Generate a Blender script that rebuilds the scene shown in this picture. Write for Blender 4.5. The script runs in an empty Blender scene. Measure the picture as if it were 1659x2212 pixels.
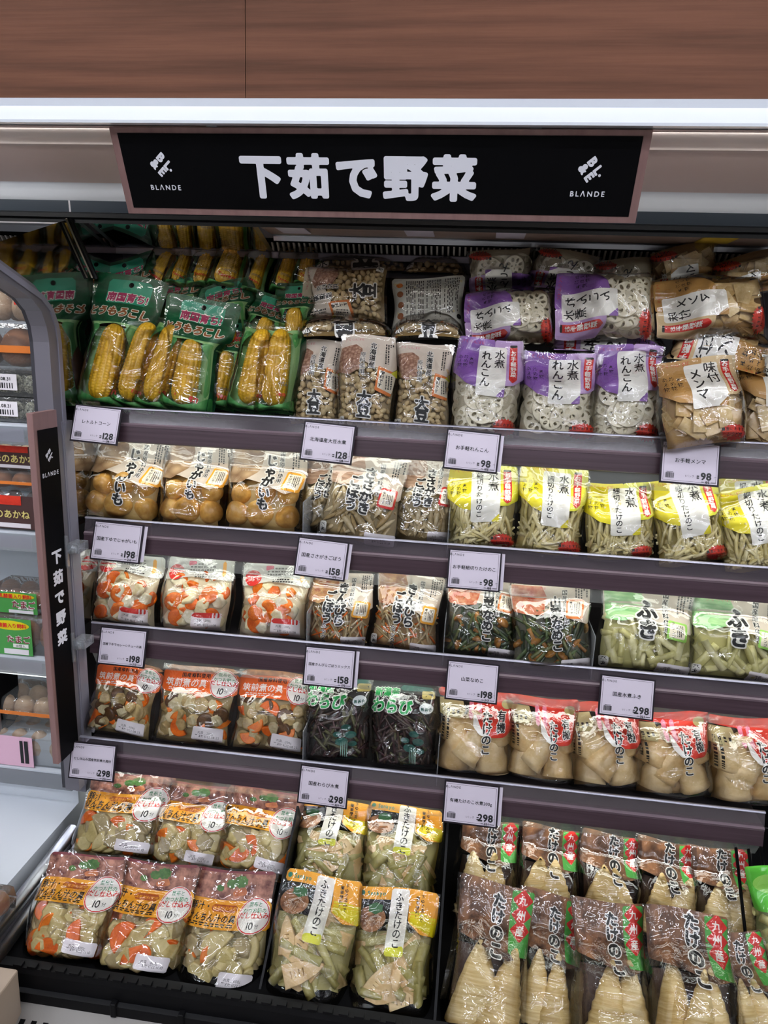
import bpy, math, random
import numpy as np
from mathutils import Matrix, Vector

sc = bpy.context.scene
COL = sc.collection
# ------------------------------------------------------------------ camera
IW, IH, F = 1659.0, 2212.0, 1540.0
_y = np.array([204., -361., F]); _y /= np.linalg.norm(_y)
_x = np.array([13040., 907., -F]); _x -= _y * _x.dot(_y); _x /= np.linalg.norm(_x)
_z = np.cross(_y, _x); _z = -_z if _z[1] > 0 else _z
RW = np.stack([_x, _y, _z])                      # world = RW @ camera(right, down, forward)
CAM = np.array([0., 0., 1.5])
cd = bpy.data.cameras.new('camera'); cam = bpy.data.objects.new('camera', cd); COL.objects.link(cam)
cd.sensor_fit = 'HORIZONTAL'; cd.sensor_width = 36.0; cd.lens = F / IW * 36.0; cd.clip_start = .02
_r, _u, _f = RW @ [1, 0, 0], RW @ [0, -1, 0], RW @ [0, 0, 1]
M = Matrix.Identity(4)
for i in range(3):
    M[i][0], M[i][1], M[i][2], M[i][3] = _r[i], _u[i], -_f[i], CAM[i]
cam.matrix_world = M
sc.camera = cam

def ray(px, py): return RW @ np.array([px - IW / 2, py - IH / 2, F])
def onY(px, py, y): d = ray(px, py); return CAM + d * (y / d[1])
def onZ(px, py, z): d = ray(px, py); return CAM + d * ((z - CAM[2]) / d[2])
def zat(py, y, px=830): return float(onY(px, py, y)[2])

# ------------------------------------------------------------------ world, exposure
w = bpy.data.worlds.new('world'); sc.world = w; w.use_nodes = True
w.node_tree.nodes['Background'].inputs[0].default_value = (.92, .94, 1, 1)
w.node_tree.nodes['Background'].inputs[1].default_value = .07
sc.view_settings.view_transform = 'Standard'; sc.view_settings.look = 'None'
sc.view_settings.gamma = 1.0; sc.view_settings.use_curve_mapping = False
sc.view_settings.exposure = 0.0
CEIL_POWER, LED_POWER, CANOPY_POWER = 12.0, 1.6, 4.0

# ------------------------------------------------------------------ basic helpers
def lin(c):
    if isinstance(c, str):
        c = [int(c[i:i + 2], 16) / 255 for i in (0, 2, 4)]
    return tuple(x / 12.92 if x <= .04045 else ((x + .055) / 1.055) ** 2.4 for x in c)

MATS = {}
def mat(name, col, rough=.5, metal=0., spec=.5, coat=0., trans=0., alpha=1., noise=None, bump=None, emit=None, sss=0., ior=1.45):
    """principled material; noise=(scale, second colour, detail, kind) mottles, bump=(scale, strength)"""
    if name in MATS: return MATS[name]
    m = bpy.data.materials.new(name); m.use_nodes = True; MATS[name] = m
    nt = m.node_tree; N = nt.nodes; L = nt.links; b = N['Principled BSDF']
    b.inputs['Base Color'].default_value = (*lin(col), 1)
    b.inputs['Roughness'].default_value = rough; b.inputs['Metallic'].default_value = metal
    b.inputs['Specular IOR Level'].default_value = spec; b.inputs['Coat Weight'].default_value = coat
    b.inputs['Coat Roughness'].default_value = .08
    b.inputs['Transmission Weight'].default_value = trans; b.inputs['Alpha'].default_value = alpha
    b.inputs['IOR'].default_value = ior
    if sss: b.inputs['Subsurface Weight'].default_value = sss; b.inputs['Subsurface Radius'].default_value = (.01, .006, .003)
    tc = None
    def coords(sc3=(1, 1, 1)):
        nonlocal tc
        if tc is None: tc = N.new('ShaderNodeTexCoord')
        mp = N.new('ShaderNodeMapping'); mp.inputs['Scale'].default_value = sc3
        L.new(tc.outputs['Object'], mp.inputs[0]); return mp.outputs[0]
    if noise:
        s, c2, det, kind = (list(noise) + [3, 'noise'])[:4] if len(noise) < 4 else noise[:4]
        s3 = s if isinstance(s, tuple) else (s, s, s)
        if kind == 'voronoi':
            t = N.new('ShaderNodeTexVoronoi'); out = t.outputs['Distance']; t.inputs['Scale'].default_value = 1
        else:
            t = N.new('ShaderNodeTexNoise'); t.inputs['Detail'].default_value = det; t.inputs['Scale'].default_value = 1
            t.inputs['Roughness'].default_value = .6; out = t.outputs['Fac']
        L.new(coords(s3), t.inputs['Vector'])
        cr = N.new('ShaderNodeValToRGB'); cr.color_ramp.elements[0].color = (*lin(col), 1); cr.color_ramp.elements[1].color = (*lin(c2), 1)
        lo, hi = (.0, .75) if kind == 'voronoi' else (.36, .66)
        cr.color_ramp.elements[0].position = lo; cr.color_ramp.elements[1].position = hi
        L.new(out, cr.inputs[0]); L.new(cr.outputs[0], b.inputs['Base Color'])
    if bump:
        t = N.new('ShaderNodeTexNoise'); s = bump[0]; s3 = s if isinstance(s, tuple) else (s, s, s)
        t.inputs['Scale'].default_value = 1; t.inputs['Detail'].default_value = 2
        L.new(coords(s3), t.inputs['Vector'])
        bp = N.new('ShaderNodeBump'); bp.inputs['Strength'].default_value = bump[1]; bp.inputs['Distance'].default_value = .002
        L.new(t.outputs['Fac'], bp.inputs['Height']); L.new(bp.outputs[0], b.inputs['Normal'])
    if emit:
        b.inputs['Emission Color'].default_value = (*lin(emit[0]), 1); b.inputs['Emission Strength'].default_value = emit[1]
    return m

def clear(name, tint='ffffff', rough=.05, base=.05, gain=1.0, bump=None, haze=0., hazecol='ffffff'):
    """thin clear plastic: lets light through, mirrors the lamps by fresnel, optional milky haze"""
    if name in MATS: return MATS[name]
    m = bpy.data.materials.new(name); m.use_nodes = True; MATS[name] = m
    nt = m.node_tree; N = nt.nodes; L = nt.links; N.remove(N['Principled BSDF']); out = N['Material Output']
    tr = N.new('ShaderNodeBsdfTransparent'); tr.inputs[0].default_value = (*lin(tint), 1)
    gl = N.new('ShaderNodeBsdfGlossy'); gl.inputs['Roughness'].default_value = rough
    fr = N.new('ShaderNodeFresnel'); fr.inputs['IOR'].default_value = 1.45
    mu = N.new('ShaderNodeMath'); mu.operation = 'MULTIPLY_ADD'; mu.inputs[1].default_value = gain; mu.inputs[2].default_value = base; mu.use_clamp = True
    L.new(fr.outputs[0], mu.inputs[0])
    mx = N.new('ShaderNodeMixShader'); L.new(mu.outputs[0], mx.inputs[0]); L.new(tr.outputs[0], mx.inputs[1]); L.new(gl.outputs[0], mx.inputs[2])
    last = mx.outputs[0]
    if haze:
        df = N.new('ShaderNodeBsdfDiffuse'); df.inputs[0].default_value = (*lin(hazecol), 1)
        m2 = N.new('ShaderNodeMixShader'); m2.inputs[0].default_value = haze
        L.new(last, m2.inputs[1]); L.new(df.outputs[0], m2.inputs[2]); last = m2.outputs[0]
    if bump:
        tc = N.new('ShaderNodeTexCoord'); t = N.new('ShaderNodeTexNoise'); t.inputs['Scale'].default_value = bump[0]
        t.inputs['Detail'].default_value = 2; t.inputs['Distortion'].default_value = 1.2
        L.new(tc.outputs['Object'], t.inputs['Vector'])
        bp = N.new('ShaderNodeBump'); bp.inputs['Strength'].default_value = bump[1]; bp.inputs['Distance'].default_value = .004
        L.new(t.outputs['Fac'], bp.inputs['Height']); L.new(bp.outputs[0], gl.inputs['Normal']); L.new(bp.outputs[0], fr.inputs['Normal'])
    L.new(last, out.inputs['Surface']); return m

def link(o, parent=None):
    COL.objects.link(o)
    if parent is not None: o.parent = parent
    return o
def mesh(name, v, f, smooth=False):
    me = bpy.data.meshes.new(name); me.from_pydata([tuple(map(float, p)) for p in v], [], [tuple(map(int, q)) for q in f])
    if smooth: me.polygons.foreach_set('use_smooth', np.ones(len(me.polygons), bool))
    me.update(); return me
def obj(name, me, m, parent=None, loc=None):
    o = bpy.data.objects.new(name, me)
    if m is not None and not me.materials: me.materials.append(m)
    if loc is not None: o.location = loc
    return link(o, parent)
def tag(o, label=None, cat=None, group=None, kind=None):
    for k, x in (('label', label), ('category', cat), ('group', group), ('kind', kind)):
        if x: o[k] = x
    return o
def empty(name, loc=(0, 0, 0)):
    o = bpy.data.objects.new(name, None); o.location = loc; o.empty_display_size = .02; return link(o)
BOXF = [(0, 1, 3, 2), (4, 6, 7, 5), (0, 4, 5, 1), (2, 3, 7, 6), (0, 2, 6, 4), (1, 5, 7, 3)]
def box(name, a, b, m, parent=None, bev=0.):
    v = [(x, y, z) for x in (a[0], b[0]) for y in (a[1], b[1]) for z in (a[2], b[2])]
    o = obj(name, mesh(name, v, BOXF), m, parent)
    if bev:
        md = o.modifiers.new('bevel', 'BEVEL'); md.width = bev; md.segments = 2
    return o
def prism(name, prof, x0, x1, m, parent=None, smooth=False, close=False):
    """profile [(y,z)..] run along x"""
    n = len(prof); v = [(x, y, z) for x in (x0, x1) for y, z in prof]
    f = [(i, i + 1, n + i + 1, n + i) for i in range(n - 1)]
    if close: f += [(n - 1, 0, n, 2 * n - 1), tuple(range(n)), tuple(range(2 * n - 1, n - 1, -1))]
    return obj(name, mesh(name, v, f, smooth), m, parent)
def lathe(prof, seg=16, squash=1.0):
    """profile [(r,z)..] about z"""
    v = []; f = []; n = len(prof)
    for r, z in prof:
        for k in range(seg):
            a = 2 * math.pi * k / seg; v.append((r * math.cos(a), r * math.sin(a) * squash, z))
    for i in range(n - 1):
        for k in range(seg):
            f.append((i * seg + k, i * seg + (k + 1) % seg, (i + 1) * seg + (k + 1) % seg, (i + 1) * seg + k))
    f.append(tuple(range(seg - 1, -1, -1))); f.append(tuple((n - 1) * seg + k for k in range(seg)))
    return v, f
def tube(name, pts, r, m, parent=None, seg=8, sx=1.0):
    pts = [Vector(p) for p in pts]; v = []; f = []
    for i, p in enumerate(pts):
        t = (pts[min(i + 1, len(pts) - 1)] - pts[max(i - 1, 0)]).normalized()
        a = t.cross(Vector((1, 0, 0)) if abs(t.x) < .9 else Vector((0, 1, 0))).normalized(); b = t.cross(a)
        for k in range(seg):
            q = 2 * math.pi * (k + .5) / seg; v.append(p + a * r * math.cos(q) + b * r * sx * math.sin(q))
    for i in range(len(pts) - 1):
        for k in range(seg):
            f.append((i * seg + k, i * seg + (k + 1) % seg, (i + 1) * seg + (k + 1) % seg, (i + 1) * seg + k))
    f += [tuple(range(seg)), tuple((len(pts) - 1) * seg + k for k in range(seg - 1, -1, -1))]
    return obj(name, mesh(name, v, f, True), m, parent)

# ------------------------------------------------------------------ flat shapes: signed distance + marching squares
def sdf(P, loops):
    """P (n,2); loops list of (m,2) -> positive inside (non-zero winding)"""
    A = np.concatenate([l for l in loops]); B = np.concatenate([np.roll(l, -1, 0) for l in loops])
    d = B - A; L2 = (d * d).sum(1) + 1e-12
    out = np.empty(len(P)); wn = np.zeros(len(P), int)
    for s in range(0, len(P), 4000):
        p = P[s:s + 4000, None, :]; ap = p - A[None]
        t = np.clip((ap * d).sum(2) / L2, 0, 1)
        q = ap - t[..., None] * d
        out[s:s + 4000] = np.sqrt((q * q).sum(2).min(1))
        cr = d[:, 0] * ap[..., 1] - d[:, 1] * ap[..., 0]
        up = (A[:, 1] <= p[..., 1]) & (B[:, 1] > p[..., 1]) & (cr > 0)
        dn = (A[:, 1] > p[..., 1]) & (B[:, 1] <= p[..., 1]) & (cr < 0)
        wn[s:s + 4000] = up.sum(1) - dn.sum(1)
    return np.where(wn != 0, out, -out)
def march(xs, ys, Fd, maxrun=1):
    """polygons of Fd>0 on grid xs,ys (Fd[j,i])"""
    V = []; Pl = []; idx = {}
    def vid(x, y):
        k = (round(x, 6), round(y, 6))
        if k not in idx: idx[k] = len(V); V.append((x, y))
        return idx[k]
    ny, nx = Fd.shape; IN = Fd > 0
    full = IN[:-1, :-1] & IN[1:, :-1] & IN[:-1, 1:] & IN[1:, 1:]
    anyc = IN[:-1, :-1] | IN[1:, :-1] | IN[:-1, 1:] | IN[1:, 1:]
    for j in range(ny - 1):
        i = 0; row = np.nonzero(anyc[j])[0]
        k = 0
        while k < len(row):
            i = row[k]
            if full[j, i]:
                e = i
                while k + 1 < len(row) and row[k + 1] == e + 1 and full[j, e + 1] and e + 1 - i < maxrun: e += 1; k += 1
                Pl.append((vid(xs[i], ys[j]), vid(xs[e + 1], ys[j]), vid(xs[e + 1], ys[j + 1]), vid(xs[i], ys[j + 1])))
            else:
                cs = [(xs[i], ys[j], Fd[j, i]), (xs[i + 1], ys[j], Fd[j, i + 1]), (xs[i + 1], ys[j + 1], Fd[j + 1, i + 1]), (xs[i], ys[j + 1], Fd[j + 1, i])]
                pl = []
                for a in range(4):
                    p, q = cs[a], cs[(a + 1) % 4]
                    if p[2] > 0: pl.append(vid(p[0], p[1]))
                    if (p[2] > 0) != (q[2] > 0):
                        t = p[2] / (p[2] - q[2]); pl.append(vid(p[0] + t * (q[0] - p[0]), p[1] + t * (q[1] - p[1])))
                pl = [x for n, x in enumerate(pl) if x != pl[n - 1]]
                if len(pl) > 2: Pl.append(tuple(pl))
            k += 1
    return np.array(V).reshape(-1, 2), Pl

_cu = bpy.data.curves.new('glyph', 'FONT'); _ob = bpy.data.objects.new('glyph', _cu)
_cu.fill_mode = 'NONE'; _cu.resolution_u = 3
FIELD = {}; GLY = {}
def glyph_field(ch, res):
    if (ch, res) in FIELD: return FIELD[ch, res]
    _cu.body = ch; me = _ob.to_mesh()
    co = np.array([x.co[:2] for x in me.vertices]).reshape(-1, 2)
    nxt = {}
    for e in me.edges:
        a, b = e.vertices; nxt.setdefault(a, []).append(b); nxt.setdefault(b, []).append(a)
    loops = []; seen = set()
    for s in range(len(co)):
        if s in seen or s not in nxt: continue
        lp = [s]; seen.add(s); cur = s + 1 if s + 1 in nxt[s] else nxt[s][0]
        while cur not in seen:
            lp.append(cur); seen.add(cur)
            n2 = [q for q in nxt[cur] if q not in seen]
            if not n2: break
            cur = n2[0]
        if len(lp) > 2: loops.append(co[lp])
    _ob.to_mesh_clear()
    asc = ord(ch) < 0x400
    x1 = max(l[:, 0].max() for l in loops) if loops else .3
    xs = np.linspace(-.12, max(1.12, x1 + .12) if not asc else x1 + .14, res if not asc else max(8, int(res * (x1 + .26) / 1.24)))
    ys = np.linspace(-.24, 1.0, res)
    X, Y = np.meshgrid(xs, ys)
    fd = sdf(np.stack([X.ravel(), Y.ravel()], 1), loops).reshape(X.shape) if loops else -np.ones(X.shape)
    FIELD[ch, res] = (xs, ys, fd, x1); return FIELD[ch, res]
def glyph(ch, bold, res):
    k = (ch, round(bold, 3), res)
    if k not in GLY:
        xs, ys, fd, x1 = glyph_field(ch, res)
        v, p = march(xs, ys, fd + bold, 5); GLY[k] = (v, p, x1)
    return GLY[k]
def text2d(s, em, vertical=False, bold=0., res=22, pitch=1.0, aspect=1.0):
    """centred text polygons; s may hold several columns (vertical, right to left) split by |"""
    V = []; Pl = []; n = 0
    cols = s.split('|')
    for ci, line in enumerate(cols):
        pen = 0.; parts = []
        for ch in line:
            if ch in ' \u3000': pen += .35 if not vertical else .5; continue
            v, p, x1 = glyph(ch, bold, res); v = v.copy(); asc = ord(ch) < 0x400
            if vertical:
                if asc: v = v - [x1 / 2, .36]
                else: v = v - [.5, .38]
                if ch in 'ー（）': v = np.stack([v[:, 1], -v[:, 0]], 1)
                parts.append((v + [0, -pen], p)); pen += pitch
            else:
                parts.append((v + [pen, -.38], p)); pen += (x1 + .07 if asc else 1.0) * pitch
        for v, p in parts:
            if vertical: v = v + [((len(cols) - 1) / 2 - ci) * 1.12, (pen - pitch) / 2]
            else: v = v + [-pen / 2, ((len(cols) - 1) / 2 - ci) * 1.15]
            V.append(v); Pl += [tuple(q + n for q in pl) for pl in p]; n += len(v)
    V = np.concatenate(V) * [em * aspect, em] if V else np.zeros((0, 2))
    return V, Pl
def rot2(v, deg):
    a = math.radians(deg); c, s = math.cos(a), math.sin(a)
    return np.stack([v[:, 0] * c - v[:, 1] * s, v[:, 0] * s + v[:, 1] * c], 1)
def ell(cu, cv, ru, rv, n=28): return [(cu + ru * math.cos(2 * math.pi * k / n), cv + rv * math.sin(2 * math.pi * k / n)) for k in range(n)]
def star(cu, cv, ru, rv, n=22): return [(cu + ru * (1 if k % 2 else .8) * math.cos(math.pi * k / n), cv + rv * (1 if k % 2 else .8) * math.sin(math.pi * k / n)) for k in range(2 * n)]
def rect(a, b, c, d): return [(a, b), (c, b), (c, d), (a, d)]
# ------------------------------------------------------------------ materials of the setting
WOOD = mat('walnut laminate', '6a4635', .6, spec=.12, noise=((1.6, 42, 42), '4f3427', 7, 'noise'), bump=((4, 220, 220), .15))
WHITEP = mat('white enamel', 'dfe3ea', .22, coat=.4)
BEIGEP = mat('warm white enamel', 'e2d4ce', .4)
TAUPE = mat('taupe enamel', 'c2aea8', .45)
SLATE = mat('slate band', '3a434d', .25, coat=.3)
BLACK = mat('black plastic', '08080a', .45, spec=.25)
BLACKM = mat('matt black', '060607', .8, spec=.1)
FASCIA = mat('mauve brown rail', '43333a', .35, spec=.35, noise=((3, 160, 160), '38292e', 3, 'noise'))
STEEL = mat('brushed steel', 'b9bcc4', .3, metal=1., bump=((4, 300, 300), .1))
RAILG = mat('grey rail', '7d7b88', .35, coat=.2)
GREYF = mat('grey frame plastic', '6a676e', .4, coat=.1)
GREYD = mat('dark grey seal', '35343a', .5)
LINER = mat('dark liner', '2a2628', .5)
LINERW = mat('white liner', 'cfd4da', .4)
TAN = mat('tan laminate', '9b8478', .5, noise=((6, 200, 200), '8e776b', 3, 'noise'))
MIRROR = mat('mirror', 'd8d8d8', .04, metal=1.)
GUARD = clear('clear acrylic guard', 'e8e2ea', .08, .06, 1.0, haze=.10, hazecol='b8a8b4')
VISOR = clear('ribbed clear visor', 'f2f5f2', .2, .05, 1.0, haze=.22, hazecol='eef4ee')
GLASS = clear('clear glass', 'eef4f2', .02, .03, 1.0)
ACRYL = clear('clear acrylic', 'f4f6f8', .06, .08, 1.2, haze=.12, hazecol='e8ecf2')
LEDM = mat('led diffuser', 'ffffff', .5, emit=('fcfff8', 5.0))
FLOORM = mat('store floor', 'b8b2a8', .35, noise=(3, 'aaa59c', 3, 'noise'))
CEILM = mat('ceiling tile', 'd8d8d8', .8)
LAMPM = mat('lit lamp tube', 'ffffff', .5, emit=('f0f4ff', CEIL_POWER * 4.3))

# ------------------------------------------------------------------ the store round the case
tag(box('floor', (-5, -6, -.05), (5, 3.2, 0), FLOORM), kind='structure')
tag(box('ceiling', (-5, -6, 3.0), (5, 3.2, 3.05), CEILM), kind='structure')
for yy in (.45, -.9, -2.2, -3.6):
    for xx in (-3.0, -1.0, 1.0, 3.0):
        lp = empty('ceiling_light', (xx, yy, 2.93))
        tag(lp, 'long white ceiling lamp over the shop aisle', 'lamp', 'ceiling lamps')
        box('housing', (-.75, -.05, .03), (.75, .05, .07), WHITEP, lp)
        box('diffuser', (-.72, -.017, 0), (.72, .017, .03), LAMPM, lp)

# ------------------------------------------------------------------ refrigerated case
XL, XR = -.885, 1.05                              # inner ends of the case
LIP = {1: (1.50, 1.331), 2: (1.50, 1.075), 3: (1.50, .816), 4: (1.42, .559)}
GH, FH = .030, .040
PLATE = {k: LIP[k][1] - GH for k in LIP}
case = empty('refrigerated_display_case', (0, 1.6, 0))
tag(case, 'open refrigerated display case with walnut canopy and mauve shelf rails', 'display case')
def cpart(o):                                     # parent without moving
    o.parent = case; o.matrix_parent_inverse = Matrix.Translation((0, -1.6, 0)); return o
def cbox(n, a, b, m, bev=0.): return cpart(box(n, a, b, m, None, bev))
def cprism(n, pr, x0, x1, m, **k): return cpart(prism(n, pr, x0, x1, m, **k))
CX0, CX1 = -1.75, 1.25
# canopy, from the front edge to the back
yw = 1.22; zw = zat(212, yw); zs = zat(272, yw)
xs_ = float(onY(530, 100, yw)[0])
cbox('wood_panel', (CX0, yw, zw), (xs_ - .0006, yw + .03, zw + .42), WOOD)
cbox('wood_panel', (xs_ + .0006, yw, zw), (CX1, yw + .03, zw + .42), WOOD)
za = zw - (zw - zs) * .32
zb_ = zat(268, yw - .017)
cprism('canopy_bumper', [(yw + .02, zw + .001), (yw - .002, zw - .001), (yw + .003, zat(231, yw + .003)), (yw - .017, zb_ + .004), (yw - .016, zb_), (yw + .03, zat(275, yw + .03))], CX0, CX1, WHITEP)
zs = zat(275, yw + .03)
cprism('canopy_groove', [(yw + .03, zs), (1.245, zat(276, 1.245)), (1.26, zat(282, 1.26))], CX0, CX1, TAUPE)
cprism('canopy_underside', [(1.26, zat(282, 1.26)), (1.30, zat(300, 1.30)), (1.33, zat(305, 1.33)), (1.34, zat(318, 1.34))], CX0, CX1, BEIGEP, smooth=True)
cprism('canopy_recess', [(1.34, zat(318, 1.34)), (1.36, zat(323, 1.36)), (1.52, zat(405, 1.52))], CX0, CX1, TAUPE)
cprism('canopy_curve', [(1.52, zat(405, 1.52)), (1.535, zat(412, 1.535)), (1.54, zat(424, 1.54)), (1.542, zat(436, 1.542)), (1.55, zat(446, 1.55))], CX0, CX1, WHITEP, smooth=True)
xj = float(onY(150, 450, 1.55)[0])
for a, b in ((CX0, xj - .002), (xj + .002, CX1)):
    cprism('slate_band', [(1.55, zat(446, 1.55)), (1.552, zat(472, 1.552))], a, b, SLATE)
cprism('black_trim', [(1.552, zat(472, 1.552)), (1.54, zat(475, 1.54)), (1.54, zat(484, 1.54)), (1.55, zat(486, 1.55)), (1.55, zat(497, 1.55)), (1.60, zat(496, 1.60))], CX0, CX1, BLACK)
# reflections built as solids: tan panel, steel trim, black comb grille; then grey rail
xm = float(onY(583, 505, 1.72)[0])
cprism('reflected_tan_panel', [(1.60, zat(490, 1.60)), (1.74, zat(512, 1.74))], xm, CX1, TAN)
cprism('reflected_trim', [(1.735, zat(508, 1.735)), (1.74, zat(514, 1.74)), (1.75, zat(516, 1.75)), (1.752, zat(526, 1.752))], xm, CX1, STEEL)
cprism('reflected_trim', [(1.60, zat(500, 1.60)), (1.75, zat(506, 1.75)), (1.752, zat(520, 1.752))], CX0, xj - .012, STEEL)
cprism('reflected_grille_back', [(1.76, zat(520, 1.76)), (1.80, zat(560, 1.80))], CX0, CX1, BLACKM)
# reflected comb teeth: one joined part, each tooth only a few pixels wide
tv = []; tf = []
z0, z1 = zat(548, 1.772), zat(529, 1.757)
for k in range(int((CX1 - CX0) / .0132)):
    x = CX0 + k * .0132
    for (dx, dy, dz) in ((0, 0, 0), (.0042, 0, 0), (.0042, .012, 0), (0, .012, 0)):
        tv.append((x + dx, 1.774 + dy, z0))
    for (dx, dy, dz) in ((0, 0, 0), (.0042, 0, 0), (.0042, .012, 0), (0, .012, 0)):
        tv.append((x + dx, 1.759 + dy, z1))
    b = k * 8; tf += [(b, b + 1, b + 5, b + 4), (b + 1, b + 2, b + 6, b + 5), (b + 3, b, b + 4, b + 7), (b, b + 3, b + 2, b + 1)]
o = cpart(obj('reflected_grille_teeth', mesh('reflected_grille_teeth', tv, tf), mat('pale tooth', 'a8a49c', .3, coat=.5))); o['kind'] = 'stuff'
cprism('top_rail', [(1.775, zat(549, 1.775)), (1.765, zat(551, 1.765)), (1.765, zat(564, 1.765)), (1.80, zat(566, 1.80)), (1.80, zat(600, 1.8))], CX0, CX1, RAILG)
# mirror between the end panel and the reflected tan panel, tilted down towards the goods
cprism('mirror', [(1.60, zat(484, 1.60)), (1.752, zat(549, 1.752))], xj + .01, xm - .012, MIRROR)
cprism('mirror_frame', [(1.598, zat(482, 1.598)), (1.750, zat(549, 1.750))], xm - .012, xm, STEEL)
cprism('mirror_frame', [(1.598, zat(482, 1.598)), (1.750, zat(549, 1.750))], xj - .002, xj + .01, STEEL)
# slanting dark post at the end of the mirror
pa, pb = [CAM + ray(*q) * (-.893 / ray(*q)[0]) for q in ((152, 474), (207, 600))]
cpart(tube('mirror_post', [pa, pb], .006, BLACK, None, 6))
cpart(tube('mirror_post_edge', [pa + [-.006, -.006, 0], pb + [-.006, -.006, 0]], .0025, mat('brass edge', '8d8474', .3, metal=.6), None, 6))
# liner and floor of the case
cbox('back_panel', (CX0, 1.98, .1), (CX1, 2.0, 2.05), LINER)
cbox('top_panel', (CX0, 1.25, 2.0), (CX1, 2.0, 2.03), BEIGEP)
SX1 = {1: 1.25, 2: 1.25, 3: 1.25, 4: float(onY(1645, 1800, 1.42)[0])}
for k, (ly, lz) in LIP.items():
    x0, x1 = XL + .012, SX1[k]
    sh = cbox('shelf', (x0, ly + .004, lz - GH - .012), (x1, 1.98, lz - GH), LINER)
    def sub(o): o.parent = sh; return o
    zf = lz - GH
    sub(prism('price_rail', [(ly + .012, zf), (ly - .004, zf - .001), (ly - .010, zf - .006), (ly - .016, zf - FH), (ly - .010, zf - FH - .003), (ly + .01, zf - FH)], x0, x1, FASCIA))
    sub(prism('rail_ridge', [(ly - .006, zf + .001), (ly - .012, zf - .002), (ly - .011, zf - .007), (ly - .006, zf - .008)], x0, x1, mat('grey ridge', '65555c', .35)))
    sub(prism('guard', [(ly - .008, zf - .004), (ly, lz)], x0, x1, GUARD))
    sub(prism('guard_edge', [(ly - .003, lz), (ly - .002, lz + .003), (ly + .003, lz + .0035), (ly + .004, lz)], x0, x1, mat('silver guard edge', '9a98a4', .35, metal=.7), smooth=True))
    sub(prism('clear_visor', [(ly - .006, zf - FH - .002), (ly + .012, zf - FH - .040)], x0, x1, VISOR))
    sub(prism('led_strip', [(ly + .05, zf - .0135), (ly + .075, zf - .0135)], x0, x1, LEDM))
    ld = bpy.data.lights.new('led_light', 'AREA'); ld.shape = 'RECTANGLE'; ld.size = x1 - x0; ld.size_y = .02; ld.energy = LED_POWER; ld.color = (1, 1, .95)
    lo = bpy.data.objects.new('led_light', ld); lo.location = ((x0 + x1) / 2, ly + .03, zf - .02); lo.rotation_euler = (math.radians(25), 0, 0); link(lo)
ld = bpy.data.lights.new('canopy_light', 'AREA'); ld.shape = 'RECTANGLE'; ld.size = 2.0; ld.size_y = .02; ld.energy = CANOPY_POWER; ld.color = (1, 1, .97)
lo = bpy.data.objects.new('canopy_light', ld); lo.location = (.1, 1.262, zat(276, 1.262) - .002); lo.rotation_euler = (math.radians(35), 0, 0); link(lo)
# riser behind the front row of the top shelf, and of the deck
cbox('step_riser', (CX0, 1.66, PLATE[1]), (CX1, 1.97, PLATE[1] + .10), LINER)
# ------------------------------------------------------------------ pieces of food: one mesh per kind and colour
def blob(seed, nu=16, nv=10, amp=.06, sx=1., sy=1., sz=1.):
    rnd = np.random.RandomState(seed); ph = rnd.rand(6) * 6; v = []; f = []
    for j in range(nv + 1):
        t = math.pi * j / nv
        for i in range(nu):
            a = 2 * math.pi * i / nu
            d = np.array([math.sin(t) * math.cos(a), math.sin(t) * math.sin(a), math.cos(t)])
            r = .5 * (1 + amp * (math.sin(3 * d[0] + ph[0]) + math.sin(4 * d[1] + ph[1]) + math.sin(3.5 * d[2] + ph[2]) * .8))
            v.append(d * r * [sx, sy, sz])
    for j in range(nv):
        for i in range(nu): f.append((j * nu + i, j * nu + (i + 1) % nu, (j + 1) * nu + (i + 1) % nu, (j + 1) * nu + i))
    return v, f
def bar(wx, wy, n=6, bend=.08, taper=.0, seed=0, sides=6, pinch=0., cut=False):
    """long piece of length 1 along z"""
    rnd = np.random.RandomState(seed); b = (rnd.rand(2) - .5) * 2 * bend; v = []; f = []
    ts = [i / n - .5 for i in range(n + 1)]
    if cut: ts = [-.5, -.495] + ts[1:-1] + [.495, .5]; n += 2
    for i, t in enumerate(ts):
        k = 1 - taper * (t + .5)
        if pinch: k *= max(.08, (1 - abs(2 * t) ** 2.2)) ** pinch
        if i in (0, n): k *= .9 if cut else .72
        cx, cy = b[0] * (4 * t * t), b[1] * (4 * t * t)
        for q in range(sides):
            a = 2 * math.pi * (q + .5) / sides; c, s = math.cos(a), math.sin(a)
            mm = max(abs(c), abs(s)) if sides == 4 else 1
            v.append((cx + wx / 2 * c / mm * k, cy + wy / 2 * s / mm * k, t))
    for i in range(n):
        for q in range(sides): f.append((i * sides + q, i * sides + (q + 1) % sides, (i + 1) * sides + (q + 1) % sides, (i + 1) * sides + q))
    f += [tuple(range(sides - 1, -1, -1)), tuple(n * sides + q for q in range(sides))]
    return v, f
def extr(loops, depth, bev=0.):
    """flat outline (with holes) in x,z given thickness along y"""
    cu = bpy.data.curves.new('outline', 'CURVE'); cu.dimensions = '2D'; cu.fill_mode = 'BOTH'; cu.extrude = depth / 2 - bev
    cu.bevel_depth = bev; cu.bevel_resolution = 1; cu.offset = -bev
    for l in loops:
        sp = cu.splines.new('POLY'); sp.points.add(len(l) - 1); sp.use_cyclic_u = True
        for p, q in zip(sp.points, l): p.co = (q[0], q[1], 0, 1)
    ob = bpy.data.objects.new('outline', cu); me = ob.to_mesh()
    v = [(p.co.x, -p.co.z, p.co.y) for p in me.vertices]; f = [tuple(p.vertices) for p in me.polygons]
    ob.to_mesh_clear(); bpy.data.objects.remove(ob); bpy.data.curves.remove(cu); return v, f
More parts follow.
